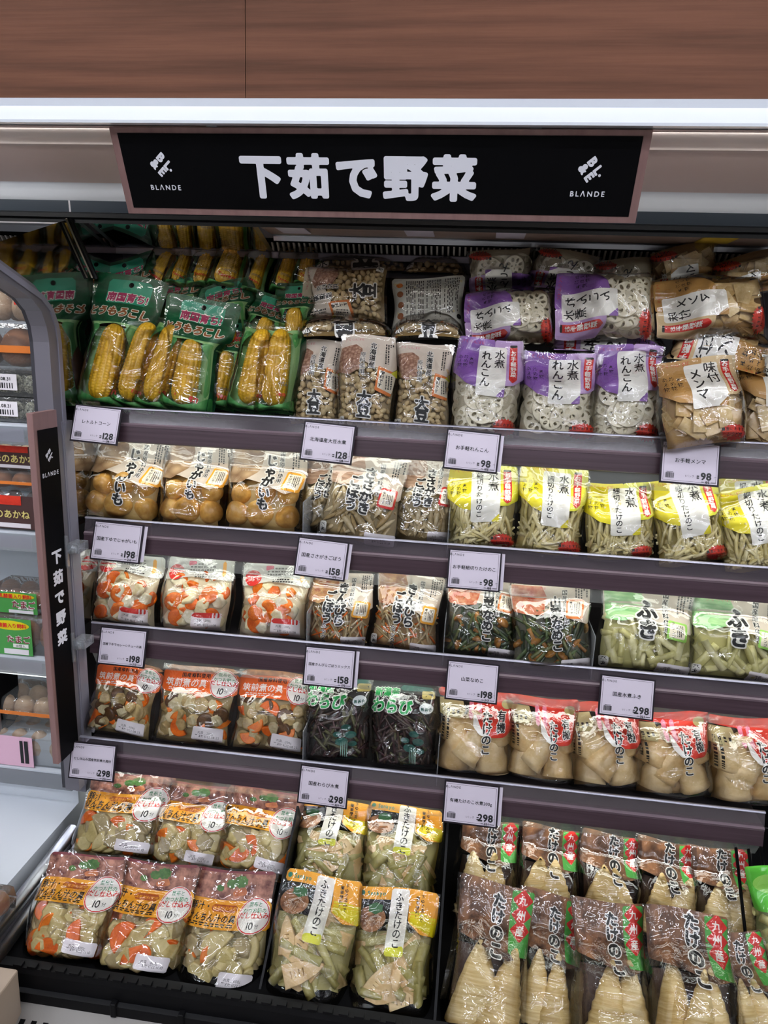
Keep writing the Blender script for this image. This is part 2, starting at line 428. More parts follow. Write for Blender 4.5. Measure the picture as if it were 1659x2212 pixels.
def lotus(seed):
    rnd = random.Random(seed); L = [ell(0, 0, .5, .47, 30)]
    n = 8
    for k in range(n):
        a = 2 * math.pi * (k + rnd.uniform(-.1, .1)) / n; r = .30
        c, s = math.cos(a), math.sin(a); rx, ry = rnd.uniform(.085, .11), rnd.uniform(.06, .075)
        L.append([(r * c + rx * math.cos(t) * c - ry * math.sin(t) * s, r * s + rx * math.cos(t) * s + ry * math.sin(t) * c) for t in [2 * math.pi * i / 10 for i in range(10)]])
    for k in range(3):
        a = 2 * math.pi * k / 3 + 1; L.append(ell(.10 * math.cos(a), .10 * math.sin(a), .035, .035, 8))
    return extr(L, .10, .012)
def poly_n(n, jit, seed, asp=1.):
    r = random.Random(seed); return [((.5 * (1 - r.random() * jit)) * math.cos(2 * math.pi * k / n), asp * .5 * (1 - r.random() * jit) * math.sin(2 * math.pi * k / n)) for k in range(n)]
def shoot(seed, ridges=9, R=.22, seg=18, tipk=1.15):
    """bamboo shoot cone of length 1 along z with stepped ridges"""
    pr = []
    for i in range(ridges * 3 + 1):
        t = i / (ridges * 3); r = R * (1 - t ** tipk) ** .75 + .012
        r *= 1 + (.07 if i % 3 == 0 else (-.03 if i % 3 == 1 else .02))
        pr.append((r, t - .5))
    v, f = lathe(pr, seg, .72); rnd = random.Random(seed); bx = rnd.uniform(-.06, .06)
    v = [(x + bx * (z + .5) ** 2, y, z) for x, y, z in v]; return v, f
def halfshoot(seed):
    r = random.Random(seed); L = []
    n = 16
    for k in range(n + 1):
        t = k / n; L.append((.28 * (1 - t ** 1.6) + .015 + r.uniform(-.008, .008), t - .5))
    for k in range(n, -1, -1):
        t = k / n; L.append((-.28 * (1 - t ** 1.6) - .015 + r.uniform(-.008, .008), t - .5))
    return extr([L], .22, .05)
def comb_slice(seed):
    """sliced shoot: wedge outline with comb cuts down the middle"""
    r = random.Random(seed); L = [(-.26, -.48), (.26, -.48), (.24, -.1), (.14, .3), (.03, .5), (-.03, .5), (-.14, .3), (-.24, -.1)]
    holes = [rect(-.07, -.30 + k * .10, .07, -.285 + k * .10) for k in range(4)]
    return extr([L] + holes, .2, .02)
def mushroom(seed):
    return lathe([(.0, .5), (.2, .47), (.36, .36), (.40, .22), (.33, .16), (.13, .14), (.11, -.2), (.13, -.5)][::-1], 12)
TEMPL = {
    'bean': lambda s: blob(s, 12, 8, .03, .80, .66, 1.0), 'potato': lambda s: blob(s, 22, 14, .05, 1.0, .85, .92),
    'strip': lambda s: bar(.12, .10, 6, .10, .2, s, 4), 'stick': lambda s: bar(.10, .09, 6, .10, .1, s, 6),
    'sliver': lambda s: bar(.22, .05, 6, .12, 0, s, 6, .8), 'stalk': lambda s: bar(.30, .22, 4, .03, .05, s, 10, 0., True), 'thin_stalk': lambda s: bar(.13, .13, 6, .06, .1, s, 8, 0., True),
    'slab': lambda s: extr([[(-.28, -.5), (.27, -.49), (.29, .48), (-.26, .5)]], .10, .015),
    'lotus_slice': lotus, 'round_slice': lambda s: lathe([(.0, .13), (.40, .13), (.47, .10), (.5, .04), (.5, -.06), (.46, -.11), (0, -.13)][::-1], 20),
    'chunk': lambda s: extr([poly_n(6, .3, s, .8)], .4, .07), 'half_moon': lambda s: extr([[(-.5, -.22)] + [(.5 * math.cos(math.pi - math.pi * k / 12), -.22 + .56 * math.sin(math.pi * k / 12)) for k in range(1, 12)] + [(.5, -.22)]], .22, .04),
    'cube_chunk': lambda s: extr([poly_n(4, .15, s)], .5, .06), 'shoot': shoot, 'half_shoot': halfshoot, 'shoot_slice': comb_slice,
    'shoot_chunk': lambda s: shoot(s, 3, .36, 14, 1.6), 'shoot_base': lambda s: lathe([(0, -.35), (.40, -.35), (.46, -.28), (.44, .0), (.40, .28), (.32, .36), (0, .38)], 16, .8),
    'mushroom': mushroom, 'rice_leaf': lambda s: bar(.3, .03, 6, .15, 0, s, 6, 1.0),
}
PIECE = {}; VERT = {}; SPIN = {'bean', 'potato', 'strip', 'stick', 'stalk', 'thin_stalk', 'mushroom', 'shoot'}
def piece(kind, m, seed):
    k = (kind, m.name, seed)
    if k not in PIECE:
        v, f = TEMPL[kind](seed); me = mesh(kind, v, f, True); me.materials.append(m)
        PIECE[k] = me
    return PIECE[k]

# ------------------------------------------------------------------ a pouch: film, prints under the film, pieces inside
FILM = clear('clear film', 'fdfdfc', .035, .02, 1.4, bump=(26, .25))
FILMC = clear('crumpled clear film', 'fdfdfb', .035, .025, 1.6, bump=(36, .42))
def sstep(a, b, x): t = np.clip((x - a) / (b - a), 0, 1); return t * t * (3 - 2 * t)
class Pouch:
    def __init__(s, name, label, cat, group, B, T, w, Y=None, z=None, shelf=None, lean=14, thick=.04, fill=.72, seed=1, flip=False, wf=None, wr=1.0, film=None, top=.1, low=.12, dy=.05, pb=None, turn=False):
        s.rs = np.random.RandomState(seed); s.rnd = random.Random(seed); s.flip = flip; s.wf = wf or (lambda v: 1 + 0 * v)
        if pb is not None: PB = np.array(pb, float)
        elif shelf is not None:
            y = LIP[shelf][0] + dy; PB = onY(B[0], B[1], y); PB[2] = PLATE[shelf] + .004
        elif Y is not None: PB = onY(B[0], B[1], Y)
        else: PB = onZ(B[0], B[1], z)
        l = math.radians(lean); up = np.array([0, math.sin(l), math.cos(l)]); nrm = np.array([0, -math.cos(l), math.sin(l)])
        d = ray(*T); PT = CAM + d * ((PB - CAM).dot(nrm) / d.dot(nrm))
        if turn: PB, PT = PT, PB
        U = PT - PB; s.h = np.linalg.norm(U); U = U / s.h; R = np.cross(-nrm, U); N = -nrm
        c = (PB + PT) / 2; s.w = w * float((c - CAM).dot(_f)) / F
        s.root = o = bpy.data.objects.new(name, None); o.empty_display_size = .02
        Mx = Matrix.Identity(4)
        for i in range(3): Mx[i][0], Mx[i][1], Mx[i][2], Mx[i][3] = R[i], N[i], U[i], PB[i]
        o.matrix_world = Mx; link(o); tag(o, label, cat, group)
        s.T = thick; s.fill = fill; s.top = top; s.low = low; s.lv = 0
        K = 13; r = s.rs
        s.wk = [(r.rand() * s.w - s.w / 2, r.rand() * s.h, r.rand() * math.pi, .008 + .022 * r.rand(), r.rand() * 6, (.0008 + .0024 * r.rand()) * wr, .02 + .04 * r.rand()) for _ in range(K)]
        s.ed = r.rand(4) * 6
        s.filmm = film or FILM
    def H(s, x, z, wrk=True):
        u = x / s.w / s.wf(z / s.h) + .5; v = z / s.h
        e = np.clip(1 - np.abs(2 * u - 1) ** 3.6, 0, 1) ** .7
        g = sstep(-.02, s.low, v) * (1 - .93 * sstep(s.fill * .8, min(.99, s.fill + .22), v))
        h = s.T * e * (g * .93 + .06 * (v < 1.1)); wv = 0
        if not wrk: return h
        for (cx, cz, a, lam, ph, am, sg) in s.wk:
            q = ((x - cx) * math.cos(a) + (z - cz) * math.sin(a)) / lam + ph
            wv = wv + 1.6 * am * (1 - np.abs(np.sin(q))) * np.exp(-((x - cx) ** 2 + (z - cz) ** 2) / (2 * sg * sg))
        wv = wv + .0014 + .0014 * np.sin(u * 46 + 3 * np.sin(v * 9 + s.ed[0])) * np.exp(-((v - s.fill) / .08) ** 2)
        return h + wv * np.clip(e * 1.2, .15, 1)
    def P(s, x, z, eps, wrk=True):
        f = s.wf(z / s.h); h = s.H(x * f, z, wrk)
        xx = x * f + .004 * np.sin(z / s.h * 7 + s.ed[1]) * (np.abs(x) / s.w * 2) ** 2 * np.sign(x)
        zz = z + .003 * np.sin(x / s.w * 5 + s.ed[2])
        return np.stack([xx, -(h + eps), zz], -1)
    def film(s, nu=30, nv=40):
        xs = np.linspace(-.5, .5, nu) * s.w; zs = np.linspace(0, 1, nv) * s.h
        X, Z = np.meshgrid(xs, zs); fr = s.P(X, Z, 0.0).reshape(-1, 3)
        nb = 6; xb = np.linspace(-.5, .5, nb) * s.w; zb = np.linspace(0, 1, 8) * s.h; XB, ZB = np.meshgrid(xb, zb)
        bk = s.P(XB, ZB, 0).reshape(-1, 3); bk[:, 1] = np.abs(bk[:, 1]) * .12 + .001
        f = [(j * nu + i, j * nu + i + 1, (j + 1) * nu + i + 1, (j + 1) * nu + i) for j in range(nv - 1) for i in range(nu - 1)]
        o = len(fr); f += [(o + j * nb + i, o + (j + 1) * nb + i, o + (j + 1) * nb + i + 1, o + j * nb + i + 1) for j in range(7) for i in range(nb - 1)]
        obj('film', mesh('film', np.concatenate([fr, bk]), f, True), s.filmm, s.root); return s
    def _emit(s, name, V, Pl, m, parent=None):
        if not len(V): return
        V = np.array(V, float)
        if s.flip: V = V * [-1, 1]
        V[:, 0] = np.clip(V[:, 0], -.5 * s.w, .5 * s.w); V[:, 1] = np.clip(V[:, 1], 0, s.h)
        s.lv += 1
        p = s.P(V[:, 0], V[:, 1], -.0052 + min(s.lv, 42) * .00012, False)
        return obj(name, mesh(name, p, Pl, True), m, s.root)
    def panel(s, name, m, loop, res=26, hole=None):
        """loop(s) in pouch fractions (u from left, v from bottom)"""
        loops = loop if isinstance(loop[0][0], (tuple, list)) else [loop]
        L = [(np.array(l) - [.5, 0]) * [s.w, s.h] for l in loops]
        A = np.concatenate(L); a, b = A.min(0) - .001, A.max(0) + .001; c = max((b - a).max() / res, .0012)
        xs = np.linspace(a[0], b[0], max(3, int((b[0] - a[0]) / c) + 2)); ys = np.linspace(a[1], b[1], max(3, int((b[1] - a[1]) / c) + 2))
        X, Y = np.meshgrid(xs, ys); G = np.stack([X.ravel(), Y.ravel()], 1)
        fd = sdf(G, L)
        if hole is not None: fd = np.minimum(fd, -sdf(G, [(np.array(hole) - [.5, 0]) * [s.w, s.h]]))
        V, Pl = march(xs, ys, fd.reshape(X.shape)); s._emit(name, V, Pl, m); return s
    def text(s, m, t, u, v, em, vert=True, bold=.02, out=None, outr=.07, rot=0, res=22, pitch=1., asp=1., name='lettering'):
        for mm, b, nm in (((out, bold + outr, 'lettering_outline'),) if out else ()) + ((m, bold, name),):
            V, Pl = text2d(t, em * s.w, vert, b, res, pitch, asp)
            if len(V): s._emit(nm, rot2(V, rot) + [(u - .5) * s.w, v * s.h], Pl, mm)
        return s
    def lines(s, m, u0, v0, u1, v1, n, vert=False, seed=0, gap=.45):
        """small print too fine to read: broken ink lines"""
        r = random.Random(seed); V = []; Pl = []
        for k in range(n):
            t = 0.
            while t < 1:
                L = r.uniform(.04, .12)
                if vert:
                    a = u0 + (u1 - u0) * (k + gap / 2) / n; b = u0 + (u1 - u0) * (k + 1 - gap / 2) / n; q = rect(a, v1 - (v1 - v0) * min(1, t + L), b, v1 - (v1 - v0) * t)
                else:
                    a = v0 + (v1 - v0) * (k + gap / 2) / n; b = v0 + (v1 - v0) * (k + 1 - gap / 2) / n; q = rect(u0 + (u1 - u0) * t, a, u0 + (u1 - u0) * min(1, t + L), b)
                i = len(V); V += [((x - .5) * s.w, y * s.h) for x, y in q]; Pl.append((i, i + 1, i + 2, i + 3)); t += L + r.uniform(.02, .05)
                if r.random() < .05: break
        s._emit('small_print', V, Pl, m); return s
    def sticker(s, u, v, wu, hv, rot=0, head=None, t1='内容量200g', t2='賞味期限22.10.31'):
        def q(a, b, c, d):
            k = np.array(rect(a, b, c, d)); k = (k - .5) * [wu * s.w, hv * s.h]; k = rot2(k, rot) / [s.w, s.h] + [u, v]; return [tuple(x) for x in k]
        s.panel('date_sticker', STICK, q(0, 0, 1, 1), 18)
        if head: s.panel('sticker_band', head, q(0, .72, 1, 1), 8)
        e = wu / 9.5
        s.text(INK, t1, u - wu * .05, v + hv * .08, e, False, .0, None, rot=rot, res=14)
        s.text(INK, t2, u, v - hv * .17, e, False, .0, None, rot=rot, res=14)
        return s
    def filling(s, m, u0, v0, u1, v1, k=.3):  # sheet behind the pieces; darker colours paint shade into their gaps
        k = min(k, .3)
        n = 10; X, Z = np.meshgrid(np.linspace(u0 - .5, u1 - .5, n) * s.w, np.linspace(v0, v1, n) * s.h)
        p = s.P(X, Z, 0).reshape(-1, 3); p[:, 1] = p[:, 1] * k + .001
        f = [(j * n + i, j * n + i + 1, (j + 1) * n + i + 1, (j + 1) * n + i) for j in range(n - 1) for i in range(n - 1)]
        o = obj('filling', mesh('filling', p, f, True), m, s.root); o['kind'] = 'stuff'; return s
    def put(s, kind, m, u, v, size, ang=0., tilt=(0, 0), sink=0., seed=0, name=None, sy=1., sxz=(1, 1), face=False, pct=None):
        """one piece at pouch fraction (u,v), length in metres, turned ang degrees in the pouch plane, kept under the film"""
        me = piece(kind, m, seed); o = bpy.data.objects.new(name or kind, me)
        X = Matrix.Rotation(math.radians(ang), 3, 'Y') @ Matrix.Rotation(math.radians(tilt[0]), 3, 'X') @ Matrix.Rotation(math.radians(tilt[1]), 3, 'Z')
        if face: X = X @ Matrix.Rotation(math.radians(90), 3, 'X')
        A = np.array(X) @ np.diag((size * sxz[0], size * sy, size * sxz[1]))
        if (kind, seed) not in VERT: VERT[kind, seed] = np.array([q.co for q in me.vertices])
        q = VERT[kind, seed] @ A.T; f = float(s.wf(v)); hw = .47 * s.w * f
        x = (u - .5) * s.w * f; z = v * s.h
        lo, hi = q.min(0), q.max(0)
        x = min(max(x, -hw - lo[0]), hw - hi[0]) if hi[0] - lo[0] < 2 * hw else 0.
        z = min(max(z, .012 - lo[2]), s.h * .97 - hi[2])
        h = s.H(np.clip(q[:, 0] + x, -hw, hw), np.clip(q[:, 2] + z, 0, s.h), False)
        dep = hi[1] - lo[1]; lim = float(np.max(h)) * .95
        if dep > lim:                                     # press thick pieces flat enough to fit the pouch
            k = max(lim / dep, .35); A = np.diag((1, k, 1)) @ A; q = q * [1, k, 1]
        t = float(np.percentile(-(q[:, 1] + h), pct or (100 if kind in ('lotus_slice', 'slab', 'half_moon', 'shoot_slice') else 95))) + .0056 + s.rnd.random() * .22 * min(dep, lim) + sink * size
        X4 = Matrix([list(A[i]) + [(x, t, z)[i]] for i in range(3)] + [[0, 0, 0, 1]])
        o.matrix_basis = X4
        return link(o, s.root)
    def scatter(s, kind, ms, n, size, reg, ang=(0, 180), tilt=20, sink=.0, dist=.8, var=.2, seeds=3, name=None, sy=1., face=False):
        pts = []
        for _ in range(n):
            best = None; bd = -1
            for t in range(12):
                u, v = s.rnd.uniform(reg[0], reg[2]), s.rnd.uniform(reg[1], reg[3])
                d = min([math.hypot((u - a) * s.w, (v - b) * s.h) for a, b in pts] or [9])
                if d > bd: bd = d; best = (u, v)
            pts.append(best)
            sz = size * s.rnd.uniform(1 - var, 1 + var)
            s.put(kind, s.rnd.choice(ms), best[0], best[1], sz, s.rnd.uniform(*ang), (s.rnd.uniform(-tilt, tilt), s.rnd.uniform(-180, 180) if kind in SPIN else s.rnd.uniform(-tilt, tilt)), sink, s.rnd.randrange(seeds), name, sy, face=face)
        return s
# ------------------------------------------------------------------ print and food materials
INK = mat('black ink', '141416', .5); WHT = mat('white ink', 'f1efe9', .5); STICK = mat('white sticker', 'ece6ea', .5)
CREAM = mat('cream print', 'efe6d2', .5); CREAMT = clear('cream tinted film', 'f4e6d8', .1, .02, .5, haze=.84, hazecol='e9dccd')
PINKI = mat('pink ink', 'd9607a', .5); YELO = mat('yellow print', 'e2d412', .5); ORNG = mat('orange print', 'dd7a2e', .5); YELO = mat('yellow print', 'f2e614', .5)
LEM = mat('lemon print', 'dede3a', .5); REDI = mat('red print', 'd3261f', .5); REDO = mat('orange red print', 'dd3a22', .5, noise=((60, 60, 90), 'c82c1c', 3, 'noise'))
PURP = mat('purple print', '8a5cae', .5); LILAC = mat('lilac print', 'c3a3d6', .5); TANP = mat('tan print', 'b98c4e', .5); TANL = mat('pale tan print', 'd9bf93', .5)
AMBER = mat('amber print', 'f0a81e', .5); GREENP = mat('green print', '3fa64a', .5); LIME = mat('lime print', '9fd862', .5)
TEAL = mat('teal print', '1d5a50', .5); MINT = mat('mint print', '9fd8c4', .5); SILV = mat('grey print', 'b9bcb9', .5); PALE = mat('pale print', 'e9eef0', .5)
DKG = mat('dark green print', '12613e', .35, noise=((14, 14, 40), '0a4029', 3, 'noise')); MDG = mat('leaf green print', '3c9150', .35, noise=((60, 60, 5), '69b06a', 3, 'noise'))
LTG = mat('husk green print', '8cc182', .4, noise=((90, 90, 6), 'a9d39a', 3, 'noise')); TEALG = mat('teal green print', '1e8a6c', .4, noise=((5, 5, 12), '2f9f84', 2, 'noise'))
BRWN = mat('brown silk print', '5b3d30', .5, noise=((150, 150, 20), '7b5643', 4, 'noise')); MAGT = mat('magenta ink', 'a82a5c', .5); BRNI = mat('brown ink', '9a5a33', .5)
DRYB = mat('dry bean photo', 'c9a58c', .5, noise=((170, 170, 170), '8c6250', 2, 'voronoi')); POTP = mat('potato photo', 'd2b48c', .5, noise=((32, 32, 32), '8a6a4c', 2, 'voronoi'))
ROOTP = mat('burdock photo', 'caa88e', .5, noise=((30, 30, 170), '9c7860', 3, 'noise')); NOODP = mat('salad photo', 'c9a06a', .5, noise=((70, 70, 70), '96513a', 5, 'noise'))
SOUPP = mat('soup photo', '5a2420', .5, noise=((45, 45, 45), 'c98f78', 4, 'noise')); BAMBP = mat('bamboo husk photo', '2c1a14', .5, noise=((34, 34, 20), '9c6a44', 6, 'noise'))
FUKIP = mat('butterbur photo', '7fbf7a', .5, noise=((20, 20, 120), 'bfe0a8', 3, 'noise')); GREENS = mat('herb photo', '5c8a42', .5, noise=((90, 90, 90), '3a6a30', 4, 'noise')); DISHP = mat('dish photo', 'b07a50', .5, noise=((60, 60, 60), '6b4630', 4, 'noise'))
def food(n, c, c2, sc_=60, rough=.32, sss=.0): return mat(n, c, rough, coat=.2, noise=(sc_ / 14, c2, 3, 'noise'), bump=(sc_ / 5, .25))
F_BEAN = [food('soybean a', 'dcc9a0', 'cbb283', 120), food('soybean b', 'd3bc90', 'c2a678', 120)]
F_BEANP = [food('pale soybean', 'dccfa6', 'cfc096', 120)]
F_POT = [food('potato a', 'd8a552', 'b9863a', 50), food('potato b', 'cc9846', 'dfb568', 50)]
F_LOT = [food('lotus a', 'e9e2cd', 'd9d0b4', 70), food('lotus b', 'e3dac0', 'efe9d8', 70)]
F_MEN = [food('menma a', 'd2b27c', 'c09d64', 60), food('menma b', 'dcc394', 'ccae78', 60)]
F_GOB = [food('burdock a', 'c9b68f', 'ad9668', 70), food('burdock b', 'd8c9a6', 'bfa97c', 70), food('burdock c', 'b59c6e', '9c8252', 70)]
F_TAK = [food('bamboo strip a', 'e6d9a4', 'd6c584', 70), food('bamboo strip b', 'efe4b8', 'e0d298', 70)]
F_CAR = [food('carrot a', 'e8700c', 'd05606', 60), food('carrot b', 'ee8420', 'd8650f', 60)]
F_PAL = [food('boiled potato', 'e8e0bc', 'd8cc9c', 60), food('boiled onion', 'ebe7d2', 'dcd6b4', 60)]
F_GRN = [food('fern green', '56683a', '3f5230', 60), food('fern olive', '6f7446', '565c34', 60), food('fern dark', '3c4a34', '2c3626', 60)]
F_MSH = [food('mushroom', 'b8823e', '8a5a28', 60)]
F_FUK = [food('butterbur a', 'd6cf94', 'c4bd7c', 60), food('butterbur b', 'dfd9ac', 'cdc68e', 60)]
F_WAR = [food('bracken a', '4a2c30', '35201f', 60), food('bracken b', '5c5a34', '46452a', 60), food('bracken c', '3b2a2a', '54402f', 60)]
F_FKT = [food('soup stalk a', 'b3aa6c', '9f9658', 60), food('soup stalk b', 'c0b87e', 'aaa268', 60)]
F_SHT = [food('shoot a', 'dcc08e', 'cda872', 50), food('shoot b', 'd6b884', 'e2cba0', 50)]
F_TON = [food('daikon a', 'c8b880', 'b5a468', 50), food('daikon b', 'bca970', 'cfc08c', 50), food('konnyaku', 'aa9a72', '968660', 50)]
F_CHK = [food('taro', 'd8cda8', 'c4b68a', 60), food('lotus brown', 'c2ab78', 'a8905e', 60), food('shiitake', '6a4a2c', '4c3420', 60)]
F_SHP = [food('slice bamboo', 'e6c898', 'd9b580', 50), food('slice bamboo b', 'eed5a8', 'dfbf8c', 50)]
F_KYU = [mat('whole shoot a', 'dcc48c', .35, coat=.2, noise=((3, 3, 34), 'bf9c5c', 3, 'noise'), bump=((3, 3, 40), .5)), mat('whole shoot b', 'e2cd9a', .35, coat=.2, noise=((3, 3, 30), 'c6a668', 3, 'noise'), bump=((3, 3, 36), .5))]
F_CORN = mat('corn kernels', 'e2b52c', .3, coat=.5, noise=(90, 'd09a1c', 2, 'noise'))

ORD = ['first', 'second', 'third', 'fourth', 'fifth', 'sixth', 'seventh', 'eighth', 'ninth', 'tenth', 'eleventh', 'twelfth']

# ------------------------------------------------------------------ designs
def d_soy(p, rows=True):
    p.filling(mat('bean gap shade', '8c7448', .4), .06, .03, .94, .74, .5)  # darker than the beans: painted shade between them
    p.scatter('bean', F_BEAN, 96, .0155, (.1, .05, .9, .70), tilt=40)
    p.panel('header_print', CREAMT, [(.02, 1), (.98, 1), (.98, .66), (.9, .62), (.62, .66), (.4, .72), (.02, .72)])
    p.panel('bean_picture', DRYB, [(.04, .86), (.3, .89), (.42, .84), (.40, .62), (.22, .56), (.05, .60)])
    p.text(PINKI, 'さくらんぼ印', .26, .945, .058, False, .0, res=14)
    p.panel('orange_box', ORNG, [(.66, .42), (.92, .37), (.97, .62), (.71, .67)]); p.panel('cream_box', CREAM, [(.70, .45), (.93, .40), (.97, .60), (.73, .63)])
    p.panel('yellow_corner', LEM, [(.90, .61), (.985, .57), (.985, .66)])
    p.text(INK, '便利です', .76, .54, .07, True, .02, rot=-10, res=14)
    p.lines(INK, .82, .44, .93, .58, 3, True, 3)
    p.lines(INK, .80, .70, .96, .92, 4, True, 5)
    p.text(INK, '北海道産', .60, .78, .115, True, .02, WHT, .06)
    p.text(INK, '原料使用', .44, .68, .10, True, .005, WHT, .05)
    p.text(INK, '大豆', .50, .26, .245, True, .045, WHT, .07, pitch=.85, res=26)
    p.panel('seal_box', WHT, rect(.05, .06, .16, .14), 6); p.text(INK, '水', .105, .10, .09, True, .01)
    return p.film()
def d_soyback(p):
    p.filling(F_BEANP[0], .05, .03, .95, .9)
    p.scatter('bean', F_BEANP, 40, .0155, (.08, .04, .92, .9), tilt=40)
    p.panel('back_print', clear('grey print film', 'd8dcd8', .1, .02, .4, haze=.86, hazecol='dad9d0'), rect(.02, .02, .98, .99))
    for k in range(5): p.panel('step_picture', ORNG if k in (0, 4) else BRNI, ell(.12, .86 - k * .17, .045, .05), 8)
    for k, (a, b, c, e) in enumerate(((.2, .1, .45, .95), (.48, .3, .68, .95), (.72, .35, .92, .95))): p.lines(INK, a, b, c, e, 9, True, k, .55)
    p.lines(INK, .72, .08, .84, .26, 9, True, 9, .4); p.panel('recycle_mark', INK, [ell(.92, .3, .03, .04), ell(.92, .3, .018, .026)], 10)
    return p.film()
def d_header(p, c1, c2, t1, t2, food_fn, starb=True, ribbon='お手軽野菜', panel_v=(.40, .93), micro=True):
    food_fn(p)
    p.panel('header_print', c1, [(.02, 1), (.56, 1), (.56, .48), (.40, .46), (.2, .50), (.02, .62)])
    p.panel('header_stripe', c2, [(.56, 1), (.98, 1), (.98, .60), (.85, .52), (.56, .5)])
    p.text(REDI, 'さくらんぼ印', .24, .955, .06, False, .0, res=14)
    if micro: p.text(INK, '煮物|炒め物|あえ物', .17, .74, .07, True, .0, res=14)
    a, b = panel_v
    p.panel('white_label', WHT, [(.34, b), (.74, b), (.74, a + .08), (.66, a), (.34, a)])
    p.panel('corner_stripes', c1, [(.74, a + .1), (.74, a), (.62, a)], 8)
    p.text(INK, t1, .645, b - .125, .155, True, .012, pitch=.95, res=28)
    p.text(INK, t2, .455, (a + b) / 2 + .02, .15 if len(t2) < 6 else .098, True, .02, pitch=.95, res=28)
    p.panel('ribbon', REDI, [(.78, .95), (.89, .95), (.89, .58), (.835, .545), (.78, .58)])
    p.panel('ribbon_top', INK, rect(.78, .93, .89, .955), 6)
    p.text(WHT, ribbon, .835, .755, .085, True, .02, res=16)
    if starb:
        p.panel('starburst', REDO, star(.80, .115, .19, .085), 44); p.text(INK, '裏面におすすめ|レシピ付', .80, .115, .05, False, .015, res=14)
    return p.film()
def f_lotus(p):
    p.filling(mat('lotus gap shade', 'b9ae92', .4), .06, .03, .94, .72, .5)  # gap shade put into the colour behind the lotus slices
    p.scatter('lotus_slice', F_LOT, 22, .058, (.2, .12, .8, .66), tilt=12, var=.15, seeds=3)
def d_lotus(p): return d_header(p, PURP, LILAC, '水煮', 'れんこん', f_lotus)
def f_menma(p):
    p.filling(mat('menma gap shade', '9c7a48', .4), .06, .03, .94, .74, .5)
    p.scatter('slab', F_MEN, 34, .052, (.14, .08, .86, .7), tilt=10, var=.25, face=False)
def d_menma(p): return d_header(p, TANP, TANL, '味付', 'メンマ', f_menma)
def f_yel(p):
    p.filling(mat('strip gap shade', 'b3a25e', .4), .05, .03, .95, .74, .5)
    p.scatter('strip', F_TAK, 46, .062, (.12, .06, .88, .34), (0, 180), 14, 0., var=.25)
    p.scatter('strip', F_TAK, 36, .066, (.08, .36, .92, .62), (-25, 25), 12, 0., var=.2)
def d_yel(p): return d_header(p, YELO, LEM, '水煮', '細切りたけのこ', f_yel, True, 'お手軽野菜', (.33, .94))
def d_mame(p, pic, t1, t2, food_fn, box1=None, box2=None, boxt='便利です', hd=.5, t1em=.2, sub=None, boxpos=(.80, .60), t1u=.52, seal=True, stick=True):
    food_fn(p)
    p.panel('header_print', CREAMT, [(.02, 1), (.98, 1), (.98, .52), (.8, hd - .02), (.55, hd + .06), (.3, hd + .10), (.02, hd + .08)])
    p.panel('food_picture', pic, [(.03, .99), (.40, .99), (.46, .86), (.40, .66), (.22, hd + .05), (.04, hd + .07)])
    p.text(PINKI, 'さくらんぼ印', .3, .965, .05, False, 0., res=12)
    p.text(INK, '国産原料使用', .68, .74, .072, True, .01, WHT, .05, res=18)
    p.lines(INK, .80, .74, .96, .97, 5, True, 4)
    if box1:
        bu, bv = boxpos
        p.panel('note_border', box1, [(bu - .11, bv - .11), (bu + .11, bv - .13), (bu + .14, bv + .09), (bu - .08, bv + .11)], 10); p.panel('note_box', CREAM, [(bu - .085, bv - .085), (bu + .09, bv - .10), (bu + .11, bv + .07), (bu - .06, bv + .085)], 10)
        p.text(INK, boxt, bu - .03, bv, .042, True, .015, res=14); p.lines(INK, bu + .0, bv - .07, bu + .085, bv + .06, 4, True, 8)
    cols = t1.split('|')
    for k, c in enumerate(cols):
        n = len(c); e = t1em
        p.text(INK, c, t1u - k * e * 1.0, (.86 if k == 0 else .74) - n * e * p.w / p.h * .45, e, True, .045, WHT, .07, pitch=.92, res=24)
    if sub: p.text(INK, sub, t1u - .2, .16, .085, True, .02, WHT, .05, res=18)
    if seal: p.panel('seal_box', WHT, rect(.03, .04, .12, .17), 6); p.text(INK, '水煮', .075, .105, .07, True, .0, res=14)
    if stick: p.sticker(.78, .08, .36, .13, 0, None, '内容量120g', '賞味期限22.11.10')
    return p.film()
def f_pot(p):
    p.filling(mat('potato gap shade', 'a98e58', .4), .08, .03, .92, .56, .3)
    r = p.rnd
    for u, v, sz in ((.24, .42, .056), (.52, .45, .060), (.80, .44, .056), (.18, .16, .066), (.50, .15, .070), (.81, .17, .064)):
        p.put('potato', r.choice(F_POT), u + r.uniform(-.03, .03), v + r.uniform(-.02, .02), sz, r.uniform(0, 180), (r.uniform(-40, 40), r.uniform(0, 180)), 0., r.randrange(3))
def d_pot(p): return d_mame(p, POTP, 'じゃがいも', '', f_pot, AMBER, CREAM, 'じゃがバター', .46, .155, boxpos=(.84, .60), seal=False, stick=False, t1u=.55)
def f_gob(p):
    p.filling(mat('burdock gap shade', '8f7c54', .4), .05, .03, .95, .66, .5)
    p.scatter('sliver', F_GOB, 64, .058, (.1, .06, .9, .60), (-60, 60), 20, 0., var=.25)
def d_gob(p): return d_mame(p, ROOTP, 'ささがき|ごぼう', '', f_gob, REDI, CREAM, '便利です', .55, .165, boxpos=(.80, .55), t1u=.54)
def f_kin(p):
    p.filling(mat('kinpira gap shade', 'a8875a', .4), .05, .03, .95, .66, .5)
    p.scatter('stick', F_GOB + F_GOB, 42, .06, (.1, .06, .9, .58), (-60, 60), 14, 0., var=.2)
    p.scatter('stick', F_CAR, 16, .055, (.1, .08, .9, .58), (-70, 70), 14, 0., var=.2, name='carrot_stick')
